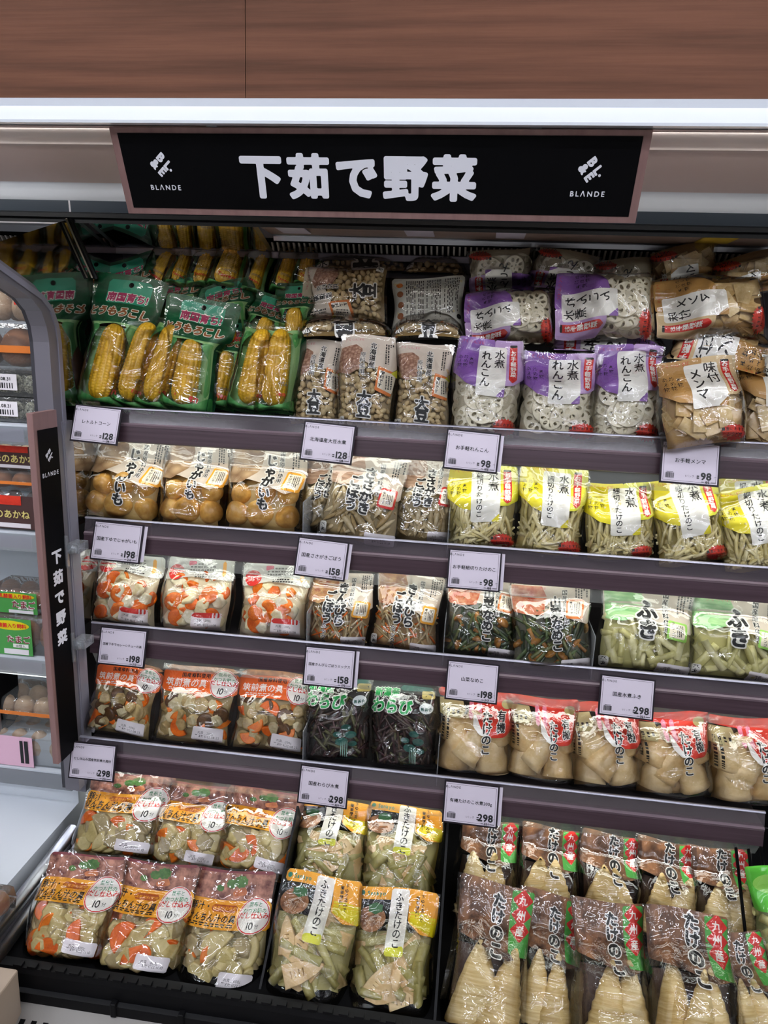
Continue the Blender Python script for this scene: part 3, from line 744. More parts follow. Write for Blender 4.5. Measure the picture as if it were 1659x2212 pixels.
def d_kin(p): return d_mame(p, NOODP, 'きんぴら|ごぼう', '', f_kin, AMBER, CREAM, '便利です', .5, .17, 'ミックス', (.82, .52), t1u=.54)
def f_nam(p):
    p.filling(mat('mountain gap shade', '4c4a36', .4), .05, .03, .95, .7, .5)
    p.scatter('thin_stalk', F_GRN, 50, .062, (.1, .08, .9, .64), (-70, 70), 14, 0., var=.25)
    p.scatter('mushroom', F_MSH, 9, .036, (.12, .1, .88, .5), (0, 360), 30, 0., name='mushroom')
def d_nam(p): return d_mame(p, mat('orange salad photo', 'd9a07a', .5, noise=((60, 60, 60), 'b8401c', 4, 'noise')), '山菜なめこ', '', f_nam, ORNG, CREAM, '便利です', .6, .145, boxpos=(.78, .72), t1u=.56, seal=False)
def f_fuk(p):
    p.filling(mat('butterbur gap shade', 'a8a268', .4), .05, .03, .95, .66, .5)
    p.scatter('stalk', F_FUK, 26, .06, (.12, .08, .88, .58), (-80, 80), 12, 0., var=.25)
def d_fuk(p): return d_mame(p, FUKIP, 'ふき', '', f_fuk, LIME, CREAM, 'アレンジ', .55, .22, boxpos=(.78, .55), t1u=.48)
def f_cur(p):
    p.filling(mat('curry backing', 'd9cfb4', .4), .05, .03, .95, .80, .3)
    p.scatter('chunk', F_PAL, 16, .048, (.15, .1, .85, .74), (0, 180), 30, 0., var=.2, name='potato_chunk')
    p.scatter('round_slice', F_CAR, 9, .042, (.2, .12, .85, .74), (0, 180), 24, 0., var=.2, name='carrot_slice', face=True)
    p.scatter('chunk', F_CAR, 7, .040, (.15, .1, .8, .7), (0, 180), 30, 0., var=.2, name='carrot_chunk')
def d_cur(p):
    f_cur(p)
    p.panel('header_print', clear('white tinted film', 'f4f6f4', .1, .03, .6, haze=.75, hazecol='e8ece8'), [(.02, 1), (.98, 1), (.98, .70), (.75, .72), (.4, .76), (.02, .68)])
    p.panel('round_mark', REDI, ell(.17, .80, .115, .105), 12); p.text(WHT, '15', .16, .79, .085, False, .0); p.text(WHT, '分', .245, .78, .05, False, .0, res=14)
    p.lines(mat('grey ink', '6a6c6c', .5), .36, .83, .72, .95, 3, False, 3, .5)
    p.panel('yellow_bar', AMBER, rect(.82, .76, .87, .97), 6); p.panel('red_mark', PINKI, [(.34, .9), (.44, .93), (.45, .97), (.33, .97)], 6)
    p.lines(INK, .45, .74, .75, .80, 2, False, 6, .5)
    p.sticker(.72, .16, .38, .24, -2, REDI, '内容量200g', '賞味期限22.11.08'); return p.film()
def circ_mark(p, u, v, r, em):
    k = p.w / p.h
    p.panel('round_label', WHT, ell(u, v, r, r * k), 16); p.panel('round_label_ring', REDI, [ell(u, v, r * .97, r * k * .97, 28), ell(u, v, r * .91, r * k * .91, 28)[::-1]], 30)
    p.text(mat('green ink', '2f8a5a', .5), '昆布と|かつお節の', u, v + r * k * .45, em * .8, False, .01, res=16)
    p.text(REDI, 'だし仕込み', u, v + r * k * .02, em, False, .02, res=18); p.text(INK, '10', u - r * .12, v - r * k * .52, em * 1.5, False, .01, res=18); p.text(INK, '分', u + r * .3, v - r * k * .55, em * .7, False, .0, res=14)
def f_chk(p):
    p.filling(mat('stew gap shade', '9a875c', .4), .05, .03, .95, .70, .5)
    p.scatter('chunk', F_CHK[:2], 16, .040, (.12, .08, .88, .6), (0, 180), 30, 0., var=.2, name='taro_chunk')
    p.scatter('round_slice', F_CHK[1:], 10, .036, (.14, .1, .86, .6), (0, 180), 24, 0., var=.2, name='root_slice', face=True)
    p.scatter('cube_chunk', F_CHK[:1], 4, .026, (.2, .1, .8, .6), (0, 90), 30, 0., name='taro_cube')
    p.scatter('half_moon', F_CAR, 8, .044, (.14, .1, .86, .6), (0, 360), 24, 0., var=.2, name='carrot_slice')
def d_chk(p):
    f_chk(p)
    p.panel('orange_band', mat('bright orange print', 'ee6a1c', .5), rect(.02, .66, .98, .93)); p.panel('top_picture', DISHP, rect(.02, .93, .98, 1), 10)
    p.text(INK, '国産原料使用', .44, .88, .062, False, .015, res=16); p.text(WHT, '筑前煮の具', .33, .78, .105, False, .015)
    p.lines(WHT, .12, .68, .55, .72, 2, False, 4, .5); circ_mark(p, .80, .80, .17, .068)
    p.sticker(.74, .17, .36, .17, -3, None, '内容量200g', '賞味期限22.08.25'); return p.film()
def f_war(p):
    p.filling(mat('bracken gap shade', '2c2420', .4), .05, .03, .95, .92, .5)
    p.scatter('thin_stalk', F_WAR, 80, .055, (.08, .05, .92, .84), (-80, 80), 12, 0., var=.3)
def d_war(p):
    f_war(p)
    gi = mat('bright green ink', '2fae5a', .5)
    p.panel('teal_tab', TEAL, [(.45, .93), (.98, .95), (.98, 1), (.45, 1)], 8); p.panel('gold_tab', mat('gold print', 'c9b46a', .5), rect(.78, .86, .98, .95), 8)
    p.text(gi, '新潟産', .26, .92, .13, False, .03, WHT, .05, rot=-4); p.text(gi, 'わらび', .34, .77, .20, False, .04, WHT, .06, rot=-4, res=26)
    p.panel('green_seal', PALE, ell(.84, .76, .1, .06), 10); p.text(TEAL, '無着色', .84, .75, .055, False, .015, res=14)
    for k, (a, b, c) in enumerate(((.60, .28, .09), (.72, .36, .08), (.66, .45, .07), (.54, .37, .06), (.75, .25, .06))): p.panel('fern_frond', TEAL, ell(a, b, c, c * .55, 14), 10)
    for k in range(4): p.panel('fern_stem', mat('pale teal print', '8fb8a8', .5), [(.58 + k * .03, .06), (.595 + k * .03, .06), (.615 + k * .025, .3), (.60 + k * .025, .3)], 8)
    p.panel('fern_ground', TEAL, ell(.66, .06, .17, .03, 16), 10); return p.film()
def f_yuk(p):
    p.filling(mat('shoot backing', 'b49468', .4), .08, .03, .92, .72, .3); r = p.rnd
    for i, (u, v, sz, a, k) in enumerate(((.27, .20, .105, 8, 'shoot_chunk'), (.73, .19, .10, -12, 'shoot_chunk'), (.50, .46, .10, 40, 'shoot_chunk'), (.78, .52, .085, -35, 'shoot_base'), (.22, .54, .085, 20, 'shoot_base'), (.5, .64, .07, 10, 'shoot_base'))):
        p.put(k, r.choice(F_SHT), u + r.uniform(-.03, .03), v + r.uniform(-.03, .03), sz, a + r.uniform(-15, 15), (r.uniform(-14, 14), r.uniform(-60, 60)), 0., r.randrange(3), name='bamboo_shoot')
def d_yuk(p):
    f_yuk(p)
    p.panel('red_header', REDO, [(.02, .90), (.02, 1), (.98, 1), (.98, .62), (.86, .52), (.70, .52), (.56, .62), (.46, .80), (.40, .88)])
    p.panel('pale_note', clear('pale note film', 'e8e0c0', .1, .02, .4, haze=.75, hazecol='dccf9c'), [(.04, .88), (.32, .88), (.36, .78), (.30, .70), (.04, .70)]); p.lines(INK, .06, .45, .30, .78, 4, True, 5, .5)
    for a in (.40, .50): p.panel('pink_tab', mat('pink print', 'e58aa4', .5), rect(a, .70, a + .055, .92), 6)
    p.panel('white_edge', WHT, [(.46, .80), (.56, .62), (.70, .52), (.55, .55), (.46, .64)], 12)
    p.panel('organic_mark', mat('olive mark', 'b9b27a', .5), ell(.86, .87, .07, .055), 8)
    p.text(INK, '有機', .80, .69, .115, True, .02, WHT, .06); p.text(INK, 'たけのこ', .63, .56, .125, True, .03, WHT, .06, pitch=.95); return p.film()
def f_ton(p):
    p.filling(mat('daikon backing', 'a89c6c', .4), .05, .03, .95, .66, .5)
    p.scatter('half_moon', F_TON, 20, .068, (.14, .06, .88, .58), (0, 360), 24, 0., var=.2, name='daikon_slice')
    p.scatter('chunk', F_TON, 12, .058, (.14, .08, .86, .56), (0, 180), 24, 0., var=.2, name='taro_chunk')
    p.scatter('half_moon', F_CAR, 9, .055, (.14, .06, .86, .56), (0, 360), 24, 0., var=.2, name='carrot_slice')
def d_ton(p):
    f_ton(p)
    p.panel('soup_bowl_picture', SOUPP, rect(.03, .74, .97, .98)); p.panel('bowl_rim', mat('wine print', '7a3038', .5), [(.03, .985), (.97, .985), (.97, .955), (.5, .965), (.03, .955)], 16)
    for a, b, c in ((.58, .90, .09), (.48, .88, .07), (.35, .84, .05)): p.panel('herb_garnish', GREENS, star(a, b, c, c * .6, 9), 16)
    p.panel('carrot_picture', mat('carrot photo', 'd98a55', .5, noise=(90, 'b0603a', 3, 'noise')), [(.5, .82), (.64, .86), (.68, .80), (.52, .78)], 8)
    p.panel('amber_band', AMBER, rect(.02, .53, .98, .75)); p.text(INK, '豚汁・', .17, .69, .085, False, .02, res=18)
    p.panel('brown_box', mat('rust print', 'b85a1e', .5), rect(.30, .66, .60, .715), 8); p.text(AMBER, '国産原料使用', .45, .688, .046, False, .01, res=14)
    p.text(INK, 'けんちん汁の具', .325, .61, .082, False, .02, res=20); p.lines(INK, .06, .545, .60, .575, 2, False, 3, .4)
    circ_mark(p, .80, .64, .18, .066); p.panel('bottom_band', AMBER, rect(.0, 0, 1, .025), 20)
    p.sticker(.72, .17, .34, .12, -6, None, '内容量600g', '賞味期限22.11.10'); return p.film()
def f_fkt(p):
    p.filling(mat('stalk backing', 'a39a60', .4), .05, .03, .95, .66, .5)
    p.scatter('stalk', F_FKT, 20, .075, (.12, .1, .88, .6), (-90, 90), 12, 0., var=.25)
    p.scatter('shoot_slice', F_SHP, 8, .09, (.15, .08, .85, .5), (0, 360), 20, 0., var=.25, name='bamboo_slice')
def d_fkt(p):
    f_fkt(p)
    p.panel('amber_header', AMBER, [(.02, .90), (.02, 1), (.98, 1), (.98, .66), (.80, .66), (.64, .74), (.64, .90)]); p.panel('yellow_header', YELO, [(.66, .73), (.98, .65), (.98, .80), (.66, .84)], 10)
    p.text(mat('sea green ink', '1f8a7a', .5), 'Sankyo', .24, .95, .07, False, .02, res=16); p.panel('swirl_mark', mat('sea green ink', '1f8a7a'), [ell(.07, .95, .03, .022, 14)], 8)
    p.panel('dish_picture', DISHP, ell(.2, .75, .17, .10), 14); p.panel('leaf_garnish', mat('leaf photo', '2f6a3a', .5), star(.24, .83, .10, .05, 6), 12)
    p.panel('white_strip', WHT, [(.42, .99), (.64, .99), (.62, .50), (.40, .50)]); p.panel('yellow_tip', LEM, [(.62, .56), (.62, .48), (.40, .48), (.40, .54)], 8)
    p.text(INK, 'ふきたけのこ', .52, .75, .105, True, .02, pitch=.92); p.text(INK, '下ゆで済みで|簡単便利！', .77, .86, .05, True, .01, res=14)
    p.panel('bottom_band', AMBER, rect(.0, 0, 1, .035), 20); return p.film()
def d_kyu(p, big=True):
    p.filling(mat('dark shoot backing', '4a3428', .4), .1, .03, .9, .6, .1); r = p.rnd
    n = 2 if p.w < .17 else 3
    for k in range(n):
        u = .5 + (k - (n - 1) / 2) * .74 / n * 1.1; p.put(r.choice(['shoot', 'half_shoot', 'shoot']), r.choice(F_KYU), u, .31 + r.uniform(-.02, .02), p.h * .60, r.uniform(-9, 9), (r.uniform(-5, 5), r.uniform(-30, 30)), 0., r.randrange(3), name='bamboo_shoot', sxz=(1.05 * (.52 * p.w / n) / (.2 * p.h * .60), 1), pct=75)
    p.panel('bamboo_picture', BAMBP, [(.04, 1), (.98, 1), (.98, .62), (.70, .58), (.40, .62), (.04, .66)])
    p.panel('green_label', mat('fresh green print', '4aa544', .5), [(.70, .985), (.97, .985), (.97, .60), (.70, .62)])
    for k, c in enumerate('九州産'):
        v = .93 - k * .09; kk = p.w / p.h; p.panel('red_diamond', REDI, [(.84, v - .13 * kk), (.97, v), (.84, v + .13 * kk), (.71, v)], 10); p.text(WHT, c, .84, v, .12, True, .02, res=18)
    p.text(INK, 'たけのこ', .55, .76, .175, True, .05, WHT, .06, pitch=1.0, res=24); return p.film()
# ------------------------------------------------------------------ corn
def cob_mesh():
    rows, ker = 14, 27; nu, nv = rows * 6, ker * 4 + 1; v = []; f = []
    for j in range(nv):
        t = j / (nv - 1); R = .5 * max(0, 1 - (2 * abs(t - .5)) ** 5) ** .5 * (1 - .25 * t) * .40
        R = max(R, .012)
        for i in range(nu):
            a = 2 * math.pi * i / nu; tw = rows * a / 2
            row = int(i / 6); off = .5 if row % 2 else 0
            k = abs(math.sin(tw)) ** .5; q = abs(math.sin(math.pi * (t * ker + off))) ** .5
            r = R * (.90 + .06 * k + .055 * q * k); v.append((r * math.cos(a), r * math.sin(a), t))
    for j in range(nv - 1):
        for i in range(nu): f.append((j * nu + i, j * nu + (i + 1) % nu, (j + 1) * nu + (i + 1) % nu, (j + 1) * nu + i))
    return mesh('corn_cob', v, f, True)
COB = cob_mesh(); COB.materials.append(F_CORN)
CFILM = clear('corn film', 'fcfcf4', .035, .015, 1.2, bump=(24, .22))
def d_corn(p, head=True, fold=0.):
    hv = .62 if head else .93; kw = p.w
    p.filmm = CFILM
    cl = hv * p.h * .99; o = bpy.data.objects.new('corn_cob', COB); link(o, p.root)
    rr = min(p.w * .66 * float(p.wf(.3)) , cl * .42); o.matrix_basis = Matrix.Translation((0, -p.T * .42, .015)) @ Matrix.Rotation(p.rnd.uniform(0, 6), 4, 'Z') @ Matrix.Diagonal((rr * 2.7, rr * 2.2, cl * .94, 1))
    cw = .36; p.filling(LTG, .06, .02, .94, hv * .97, .2)
    L = [(.5 - cw, .10), (.5 - cw * .8, .03), (.5 + cw * .8, .03), (.5 + cw, .10), (.5 + cw, .78 * hv), (.5 + cw * .7, .96 * hv), (.5, .99 * hv), (.5 - cw * .7, .96 * hv), (.5 - cw, .78 * hv)]
    body = rect(0, 0, 1, hv + .02)
    p.panel('green_pouch', LTG, body, 22, L)
    for a, b in ((0, .07), (.93, 1)): p.panel('pouch_edge', DKG, rect(a, 0, b, hv + .02), 22)
    p.panel('husk_print', MDG, [(.07, .3 * hv), (.15, .12), (.14, .75 * hv), (.30, .97 * hv), (.10, .97 * hv)], 18)
    p.panel('husk_print', MDG, [(.93, .3 * hv), (.86, .10), (.87, .75 * hv), (.70, .97 * hv), (.90, .97 * hv)], 18)
    p.panel('leaf_print', MDG, [(.0, .0), (1, .0), (.97, .16), (.80, .09), (.5, .05), (.25, .09), (.02, .16)], 20); p.panel('pouch_foot', DKG, [(.0, .0), (1, .0), (1, .05), (.8, .02), (.5, .035), (.2, .015), (0, .05)], 24)
    p.panel('silk_print', BRWN, [(.02, .2 * hv), (.12, .16 * hv), (.16, .5 * hv), (.07, .72 * hv), (.03, .6 * hv)], 12)
    p.text(REDI, 'Tasten', .60, .20 * hv + .02, .15, False, .02, rot=-8, res=16); p.lines(mat('grey ink', '6a6c6c'), .45, .30 * hv, .82, .35 * hv, 3, False, 3)
    if head:
        p.panel('green_header', DKG, rect(0, hv, 1, 1), 20); p.panel('teal_window', TEALG, rect(.22, .78, .82, .96), 12)
        p.text(MAGT, '南国育ち!', .52, .83, .135, False, .03, WHT, .06); p.text(BRNI, 'とうもろこし', .48, .71, .145, False, .05, WHT, .06)
        p.panel('hang_hole', BLACKM, ell(.53, .925, .035, .035 * p.w / p.h, 14), 8)
    return p.film(26, 44)
def leafy(name, label, pts, Y, m, group):
    """a loose flap of green pouch: curved sheet through image points (each side)"""
    pass
CG = 'corn packs on the top shelf'
wfc = lambda v: .74 + .26 * sstep(.55, .70, v)
def corn(B, T, w, head, label, Y=1.56, lean=14, seed=1, dz=None):
    p = Pouch('corn_pack', label, 'corn', CG, B, T, w, Y=Y, lean=lean, thick=.05 if not head else .045, fill=.66 if head else .9, seed=seed, wf=wfc if head else None, wr=1.3, low=.05)
    return d_corn(p, head)
cf = [((222, 884), (285, 597), 165, True, 1.57), ((284, 884), (338, 690), 98, False, 1.575), ((335, 886), (388, 695), 102, False, 1.57), ((398, 892), (440, 645), 165, True, 1.555), ((468, 886), (512, 690), 125, True, 1.60), ((540, 892), (578, 705), 105, False, 1.57), ((592, 896), (617, 705), 98, False, 1.56)]
lab = ['green corn pack with tilted header, beside the price card for corn', 'narrow corn pack without header, next to the tilted header pack', 'narrow corn pack leaning on the flat-header pack, header hidden', 'corn pack with upright lettered header in the middle of the corn row', 'corn pack with dark header half hidden behind its neighbour', 'turned corn pack with folded top, second from the soybean pouches', 'corn pack pressed against the soybean pouches']
for k, (B, T, w_, hd, y) in enumerate(cf): corn(B, T, w_, hd, lab[k], y, 15, 20 + k)
cm = [((318, 838), (340, 690), 120, 1.625), ((505, 770), (478, 612), 140, 1.65), ((556, 790), (600, 640), 120, 1.64), ((300, 740), (262, 560), 150, 1.67), ((632, 780), (645, 610), 95, 1.65), ((395, 745), (372, 600), 140, 1.675)]
for k, (B, T, w_, y) in enumerate(cm): corn(B, T, w_, True, 'corn pack wedged between the two corn rows, %s of the wedged ones' % ORD[k], y, 20, 40 + k)
cb = [((330, 635), (385, 548), 72, 1.74), ((385, 640), (418, 540), 58, 1.745), ((432, 640), (465, 535), 62, 1.74), ((484, 640), (520, 535), 86, 1.735), ((545, 655), (580, 545), 58, 1.73), ((608, 650), (640, 545), 55, 1.74), ((660, 640), (672, 548), 60, 1.75)]
for k, (B, T, w_, y) in enumerate(cb): corn(B, T, w_, False, 'corn pack lying behind the front row, %s from the mirror post' % ORD[k], y, 35, 50 + k)
# ------------------------------------------------------------------ top shelf pouches
SG = 'soybean pouches on the top shelf'
def row(fn, name, cat, group, desc, anchor, lst, shelf, seed, **kw):
    for k, (B, T, w_) in enumerate(lst):
        q = dict(kw); q.setdefault('lean', 15)
        fn(Pouch(name, '%s, %s from the %s' % (desc, ORD[k], anchor), cat, group, B, T, w_, shelf=shelf, seed=seed + k, **q))
soy = [((682, 908), (690, 735), 118, 1.575), ((788, 912), (797, 725), 128, 1.545), ((912, 918), (918, 742), 124, 1.555)]
for k, (B, T, w_, y) in enumerate(soy):
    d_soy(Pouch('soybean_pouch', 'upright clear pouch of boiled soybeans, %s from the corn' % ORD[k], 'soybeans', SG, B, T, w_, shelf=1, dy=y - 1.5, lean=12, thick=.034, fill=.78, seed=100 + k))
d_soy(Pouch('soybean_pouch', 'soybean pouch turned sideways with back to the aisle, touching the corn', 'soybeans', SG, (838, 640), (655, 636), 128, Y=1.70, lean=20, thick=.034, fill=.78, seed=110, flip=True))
d_soyback(Pouch('soybean_pouch', 'soybean pouch showing its printed grey back above the upright pouches', 'soybeans', SG, (925, 735), (925, 597), 158, Y=1.68, lean=20, thick=.03, fill=.85, seed=111))
for k, (B, T, w_, y, lab_) in enumerate([((745, 728), (740, 700), 200, 1.60, 'soybean pouch lying flat behind the upright soybean pouches, near the corn'), ((925, 730), (925, 705), 150, 1.61, 'soybean pouch lying flat under the pouch with the printed back'), ((790, 588), (780, 556), 215, 1.74, 'soybean pouch lying flat on top of the sideways pouch'), ((940, 592), (945, 558), 130, 1.74, 'soybean pouch lying flat near the lotus root bags, at the reflected grille')]):
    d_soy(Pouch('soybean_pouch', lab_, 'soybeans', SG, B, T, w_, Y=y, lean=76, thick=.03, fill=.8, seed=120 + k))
LG = 'lotus root bags on the top shelf'
LO = dict(thick=.05, wr=1.6, film=FILMC)
for k, (B, T, w_, y) in enumerate([((1043, 922), (1062, 732), 150, 1.545), ((1200, 926), (1215, 762), 168, 1.545), ((1345, 932), (1360, 745), 152, 1.55)]):
    d_lotus(Pouch('lotus_root_bag', 'upright purple bag of lotus root slices, %s from the soybeans' % ORD[k], 'lotus root', LG, B, T, w_, shelf=1, dy=y - 1.5, lean=14, seed=140 + k, fill=.66, **LO))
d_lotus(Pouch('lotus_root_bag', 'sideways purple lotus root bag leaning on the soybean pouch with printed back', 'lotus root', LG, (1200, 688), (1005, 690), 128, Y=1.665, lean=20, seed=145, flip=True, fill=.66, **LO))
d_lotus(Pouch('lotus_root_bag', 'sideways purple lotus root bag leaning beside the menma bags', 'lotus root', LG, (1412, 668), (1200, 660), 152, Y=1.64, lean=20, seed=146, flip=True, fill=.66, **LO))
for k, (B, T, w_) in enumerate([((1080, 536), (1084, 632), 140), ((1232, 540), (1208, 628), 150), ((1345, 556), (1338, 640), 130)]):
    d_lotus(Pouch('lotus_root_bag', 'upside down lotus root bag under the reflected black grille, %s from the soybeans' % ORD[k], 'lotus root', LG, B, T, w_, Y=1.72, lean=-15, seed=150 + k, fill=.66, **LO))
d_lotus(Pouch('lotus_root_bag', 'lotus root bag lying flat on the upright lotus root bags', 'lotus root', LG, (1312, 760), (1312, 732), 235, Y=1.60, lean=76, seed=155, fill=.66, thick=.03, wr=1.6, turn=True))
MG = 'menma bags on the top shelf'
d_menma(Pouch('menma_bag', 'tan menma bag slipped over the rail above its price card', 'bamboo shoots', MG, (1520, 968), (1503, 775), 178, Y=1.475, lean=16, seed=160, fill=.68, **LO))
d_menma(Pouch('menma_bag', 'tan upright menma bag beside the one slipped over the rail', 'bamboo shoots', MG, (1668, 940), (1660, 752), 150, shelf=1, dy=.06, lean=14, seed=161, fill=.68, **LO))
d_menma(Pouch('menma_bag', 'sideways tan menma bag beside the sideways lotus root bag', 'bamboo shoots', MG, (1650, 665), (1415, 668), 138, Y=1.65, lean=22, seed=162, flip=True, fill=.68, **LO))
d_menma(Pouch('menma_bag', 'menma bag lying flat between sideways and upright menma bags', 'bamboo shoots', MG, (1545, 790), (1560, 735), 200, Y=1.58, lean=62, seed=163, fill=.68, thick=.04, wr=1.8, turn=True))
d_menma(Pouch('menma_bag', 'upside down menma bag at the reflected grille beside the lotus root bags', 'bamboo shoots', MG, (1472, 528), (1478, 628), 140, Y=1.72, lean=-15, seed=164, fill=.68, **LO))
d_menma(Pouch('menma_bag', 'upside down menma bag at the reflected grille, farther from the lotus root bags', 'bamboo shoots', MG, (1605, 548), (1610, 640), 130, Y=1.71, lean=-15, seed=165, fill=.68, **LO))
# ------------------------------------------------------------------ second shelf
row(d_pot, 'potato_pouch', 'potatoes', 'potato pouches on the second shelf', 'clear pouch of whole boiled potatoes', 'end panel', [((258, 1122), (292, 945), 178), ((412, 1132), (432, 950), 150), ((566, 1142), (584, 958), 172)], 2, 201, thick=.055, fill=.52, lean=18, dy=.07)
for k, (B, T, w_, dy) in enumerate([((692, 1155), (722, 985), 120, .10), ((770, 1162), (802, 982), 172, .05), ((908, 1168), (934, 985), 140, .085)]):
    d_gob(Pouch('burdock_pouch', 'clear pouch of burdock shavings with red note, %s from the potatoes' % ORD[k], 'burdock', 'burdock pouches on the second shelf', B, T, w_, shelf=2, lean=18, thick=.034, fill=.62, seed=210 + k, dy=dy))
row(d_yel, 'bamboo_strip_pouch', 'bamboo shoots', 'yellow bamboo strip pouches', 'yellow pouch of thin bamboo shoot strips', 'burdock', [((1038, 1182), (1045, 1008), 152), ((1180, 1196), (1200, 1006), 145), ((1336, 1206), (1338, 1043), 152), ((1498, 1216), (1468, 1030), 152), ((1648, 1228), (1618, 1052), 165)], 2, 220, thick=.045, fill=.66, lean=16, wr=1.3, dy=.06)
d_yel(Pouch('bamboo_strip_pouch', 'yellow bamboo strip pouch standing behind the front row of its kind', 'bamboo shoots', 'yellow bamboo strip pouches', (1630, 1190), (1610, 1030), 150, shelf=2, dy=.13, lean=14, thick=.04, fill=.66, seed=229))
# ------------------------------------------------------------------ third shelf
row(d_cur, 'curry_vegetable_bag', 'vegetables', 'curry vegetable bags on the third shelf', 'clear bag of carrot and potato chunks with red round mark', 'end panel', [((268, 1352), (286, 1196), 152), ((420, 1368), (436, 1206), 160), ((588, 1384), (602, 1218), 155)], 3, 301, thick=.052, fill=.64, lean=18, wr=1.6, film=FILMC, dy=.06)
row(d_kin, 'kinpira_pouch', 'burdock mix', 'kinpira pouches on the third shelf', 'pouch of carrot and burdock sticks', 'curry vegetable bags', [((724, 1404), (742, 1235), 145), ((870, 1414), (890, 1238), 145)], 3, 310, thick=.04, fill=.62, lean=18, dy=.06)
for k, (B, T, w_, dy) in enumerate([((1034, 1424), (1050, 1250), 165, .06), ((1190, 1448), (1188, 1262), 170, .03)]):
    d_nam(Pouch('mountain_vegetable_pouch', 'dark pouch of green mountain vegetables and mushrooms, %s from the kinpira pouches' % ORD[k], 'vegetables', 'mountain vegetable pouches', B, T, w_, shelf=3, dy=dy, lean=18, thick=.04, fill=.66, seed=320 + k))
row(d_fuk, 'butterbur_pouch', 'butterbur', 'butterbur pouches on the third shelf', 'pouch of pale green butterbur stalks with lime note', 'mountain vegetables', [((1386, 1462), (1402, 1275), 200), ((1580, 1480), (1596, 1295), 195)], 3, 330, thick=.04, fill=.62, lean=18, dy=.06)
# ------------------------------------------------------------------ fourth shelf
row(d_chk, 'stew_vegetable_pouch', 'vegetables', 'orange stew pouches on the fourth shelf', 'orange banded pouch of stew vegetables', 'end panel', [((254, 1602), (284, 1432), 152), ((414, 1624), (438, 1440), 172), ((580, 1646), (602, 1452), 170)], 4, 400, thick=.045, fill=.60, lean=22, dy=.06)
row(d_war, 'bracken_pouch', 'bracken', 'bracken pouches on the fourth shelf', 'dark pouch of bracken stalks with green lettering', 'orange stew pouches', [((726, 1655), (732, 1468), 152), ((872, 1668), (872, 1482), 148)], 4, 410, thick=.045, fill=.86, lean=18, wr=1.8, film=FILMC, dy=.06)
row(d_yuk, 'organic_bamboo_bag', 'bamboo shoots', 'organic bamboo shoot bags', 'red topped bag of whole peeled bamboo shoots', 'bracken pouches', [((1016, 1692), (1034, 1492), 172), ((1162, 1710), (1172, 1505), 155), ((1302, 1728), (1300, 1515), 160), ((1444, 1745), (1442, 1535), 168), ((1598, 1762), (1608, 1548), 165)], 4, 420, thick=.075, fill=.70, lean=16, wr=1.5, film=FILMC, dy=.075)
# ------------------------------------------------------------------ deck
DK = dict(wr=1.6)
for k, (B, T, w_) in enumerate([((248, 1858), (290, 1668), 200), ((398, 1880), (432, 1690), 178), ((545, 1895), (578, 1702), 178)]):
    d_ton(Pouch('soup_vegetable_pouch', 'amber banded soup vegetable pouch on the upper step, %s from the end panel' % ORD[k], 'vegetables', 'soup vegetable pouches', B, T, w_, Y=1.36, lean=38, thick=.05, fill=.55, seed=500 + k, **DK))
for k, (B, T, w_) in enumerate([((140, 2084), (192, 1842), 195), ((290, 2118), (348, 1858), 195), ((465, 2165), (512, 1874), 195)]):
    d_ton(Pouch('soup_vegetable_pouch', 'amber banded soup vegetable pouch at the front of the deck, %s from the end panel' % ORD[k], 'vegetables', 'soup vegetable pouches', B, T, w_, Y=1.13, lean=42, thick=.055, fill=.55, seed=510 + k, **DK))
for k, (B, T, w_) in enumerate([((698, 1925), (722, 1728), 170), ((858, 1945), (878, 1740), 168)]):
    d_fkt(Pouch('butterbur_bamboo_pouch', 'yellow butterbur and bamboo pouch on the upper step, %s from the soup pouches' % ORD[k], 'vegetables', 'butterbur and bamboo pouches', B, T, w_, Y=1.36, lean=38, thick=.055, fill=.62, seed=520 + k, film=FILMC, **DK))
for k, (B, T, w_) in enumerate([((655, 2178), (702, 1890), 185), ((838, 2212), (862, 1920), 180)]):
    d_fkt(Pouch('butterbur_bamboo_pouch', 'yellow butterbur and bamboo pouch at the front of the deck, %s from the soup pouches' % ORD[k], 'vegetables', 'butterbur and bamboo pouches', B, T, w_, Y=1.13, lean=42, thick=.06, fill=.62, seed=530 + k, film=FILMC, **DK))
for k, (B, T, w_) in enumerate([((1040, 1985), (1060, 1770), 135), ((1175, 2000), (1190, 1785), 135), ((1310, 2015), (1320, 1800), 135), ((1430, 2030), (1440, 1815), 135), ((1555, 2045), (1550, 1830), 135)]):
    d_kyu(Pouch('whole_bamboo_bag', 'whole bamboo shoot bag on the upper step, %s from the butterbur pouches' % ORD[k], 'bamboo shoots', 'whole bamboo shoot bags', B, T, w_, Y=1.38, lean=32, thick=.07, fill=.6, low=.03, seed=540 + k, film=FILMC, **DK))
for k, (B, T, w_, y) in enumerate([((1030, 2290), (1075, 1905), 175, 1.10), ((1165, 2300), (1195, 1930), 150, 1.13), ((1325, 2320), (1310, 1945), 165, 1.10), ((1500, 2330), (1480, 1965), 195, 1.09), ((1640, 2310), (1580, 2010), 130, 1.14)]):
    d_kyu(Pouch('whole_bamboo_bag', 'large whole bamboo shoot bag at the front of the deck, %s from the butterbur pouches' % ORD[k], 'bamboo shoots', 'whole bamboo shoot bags', B, T, w_, Y=y, lean=40, thick=.08, fill=.6, low=.03, seed=550 + k, film=FILMC, **DK))
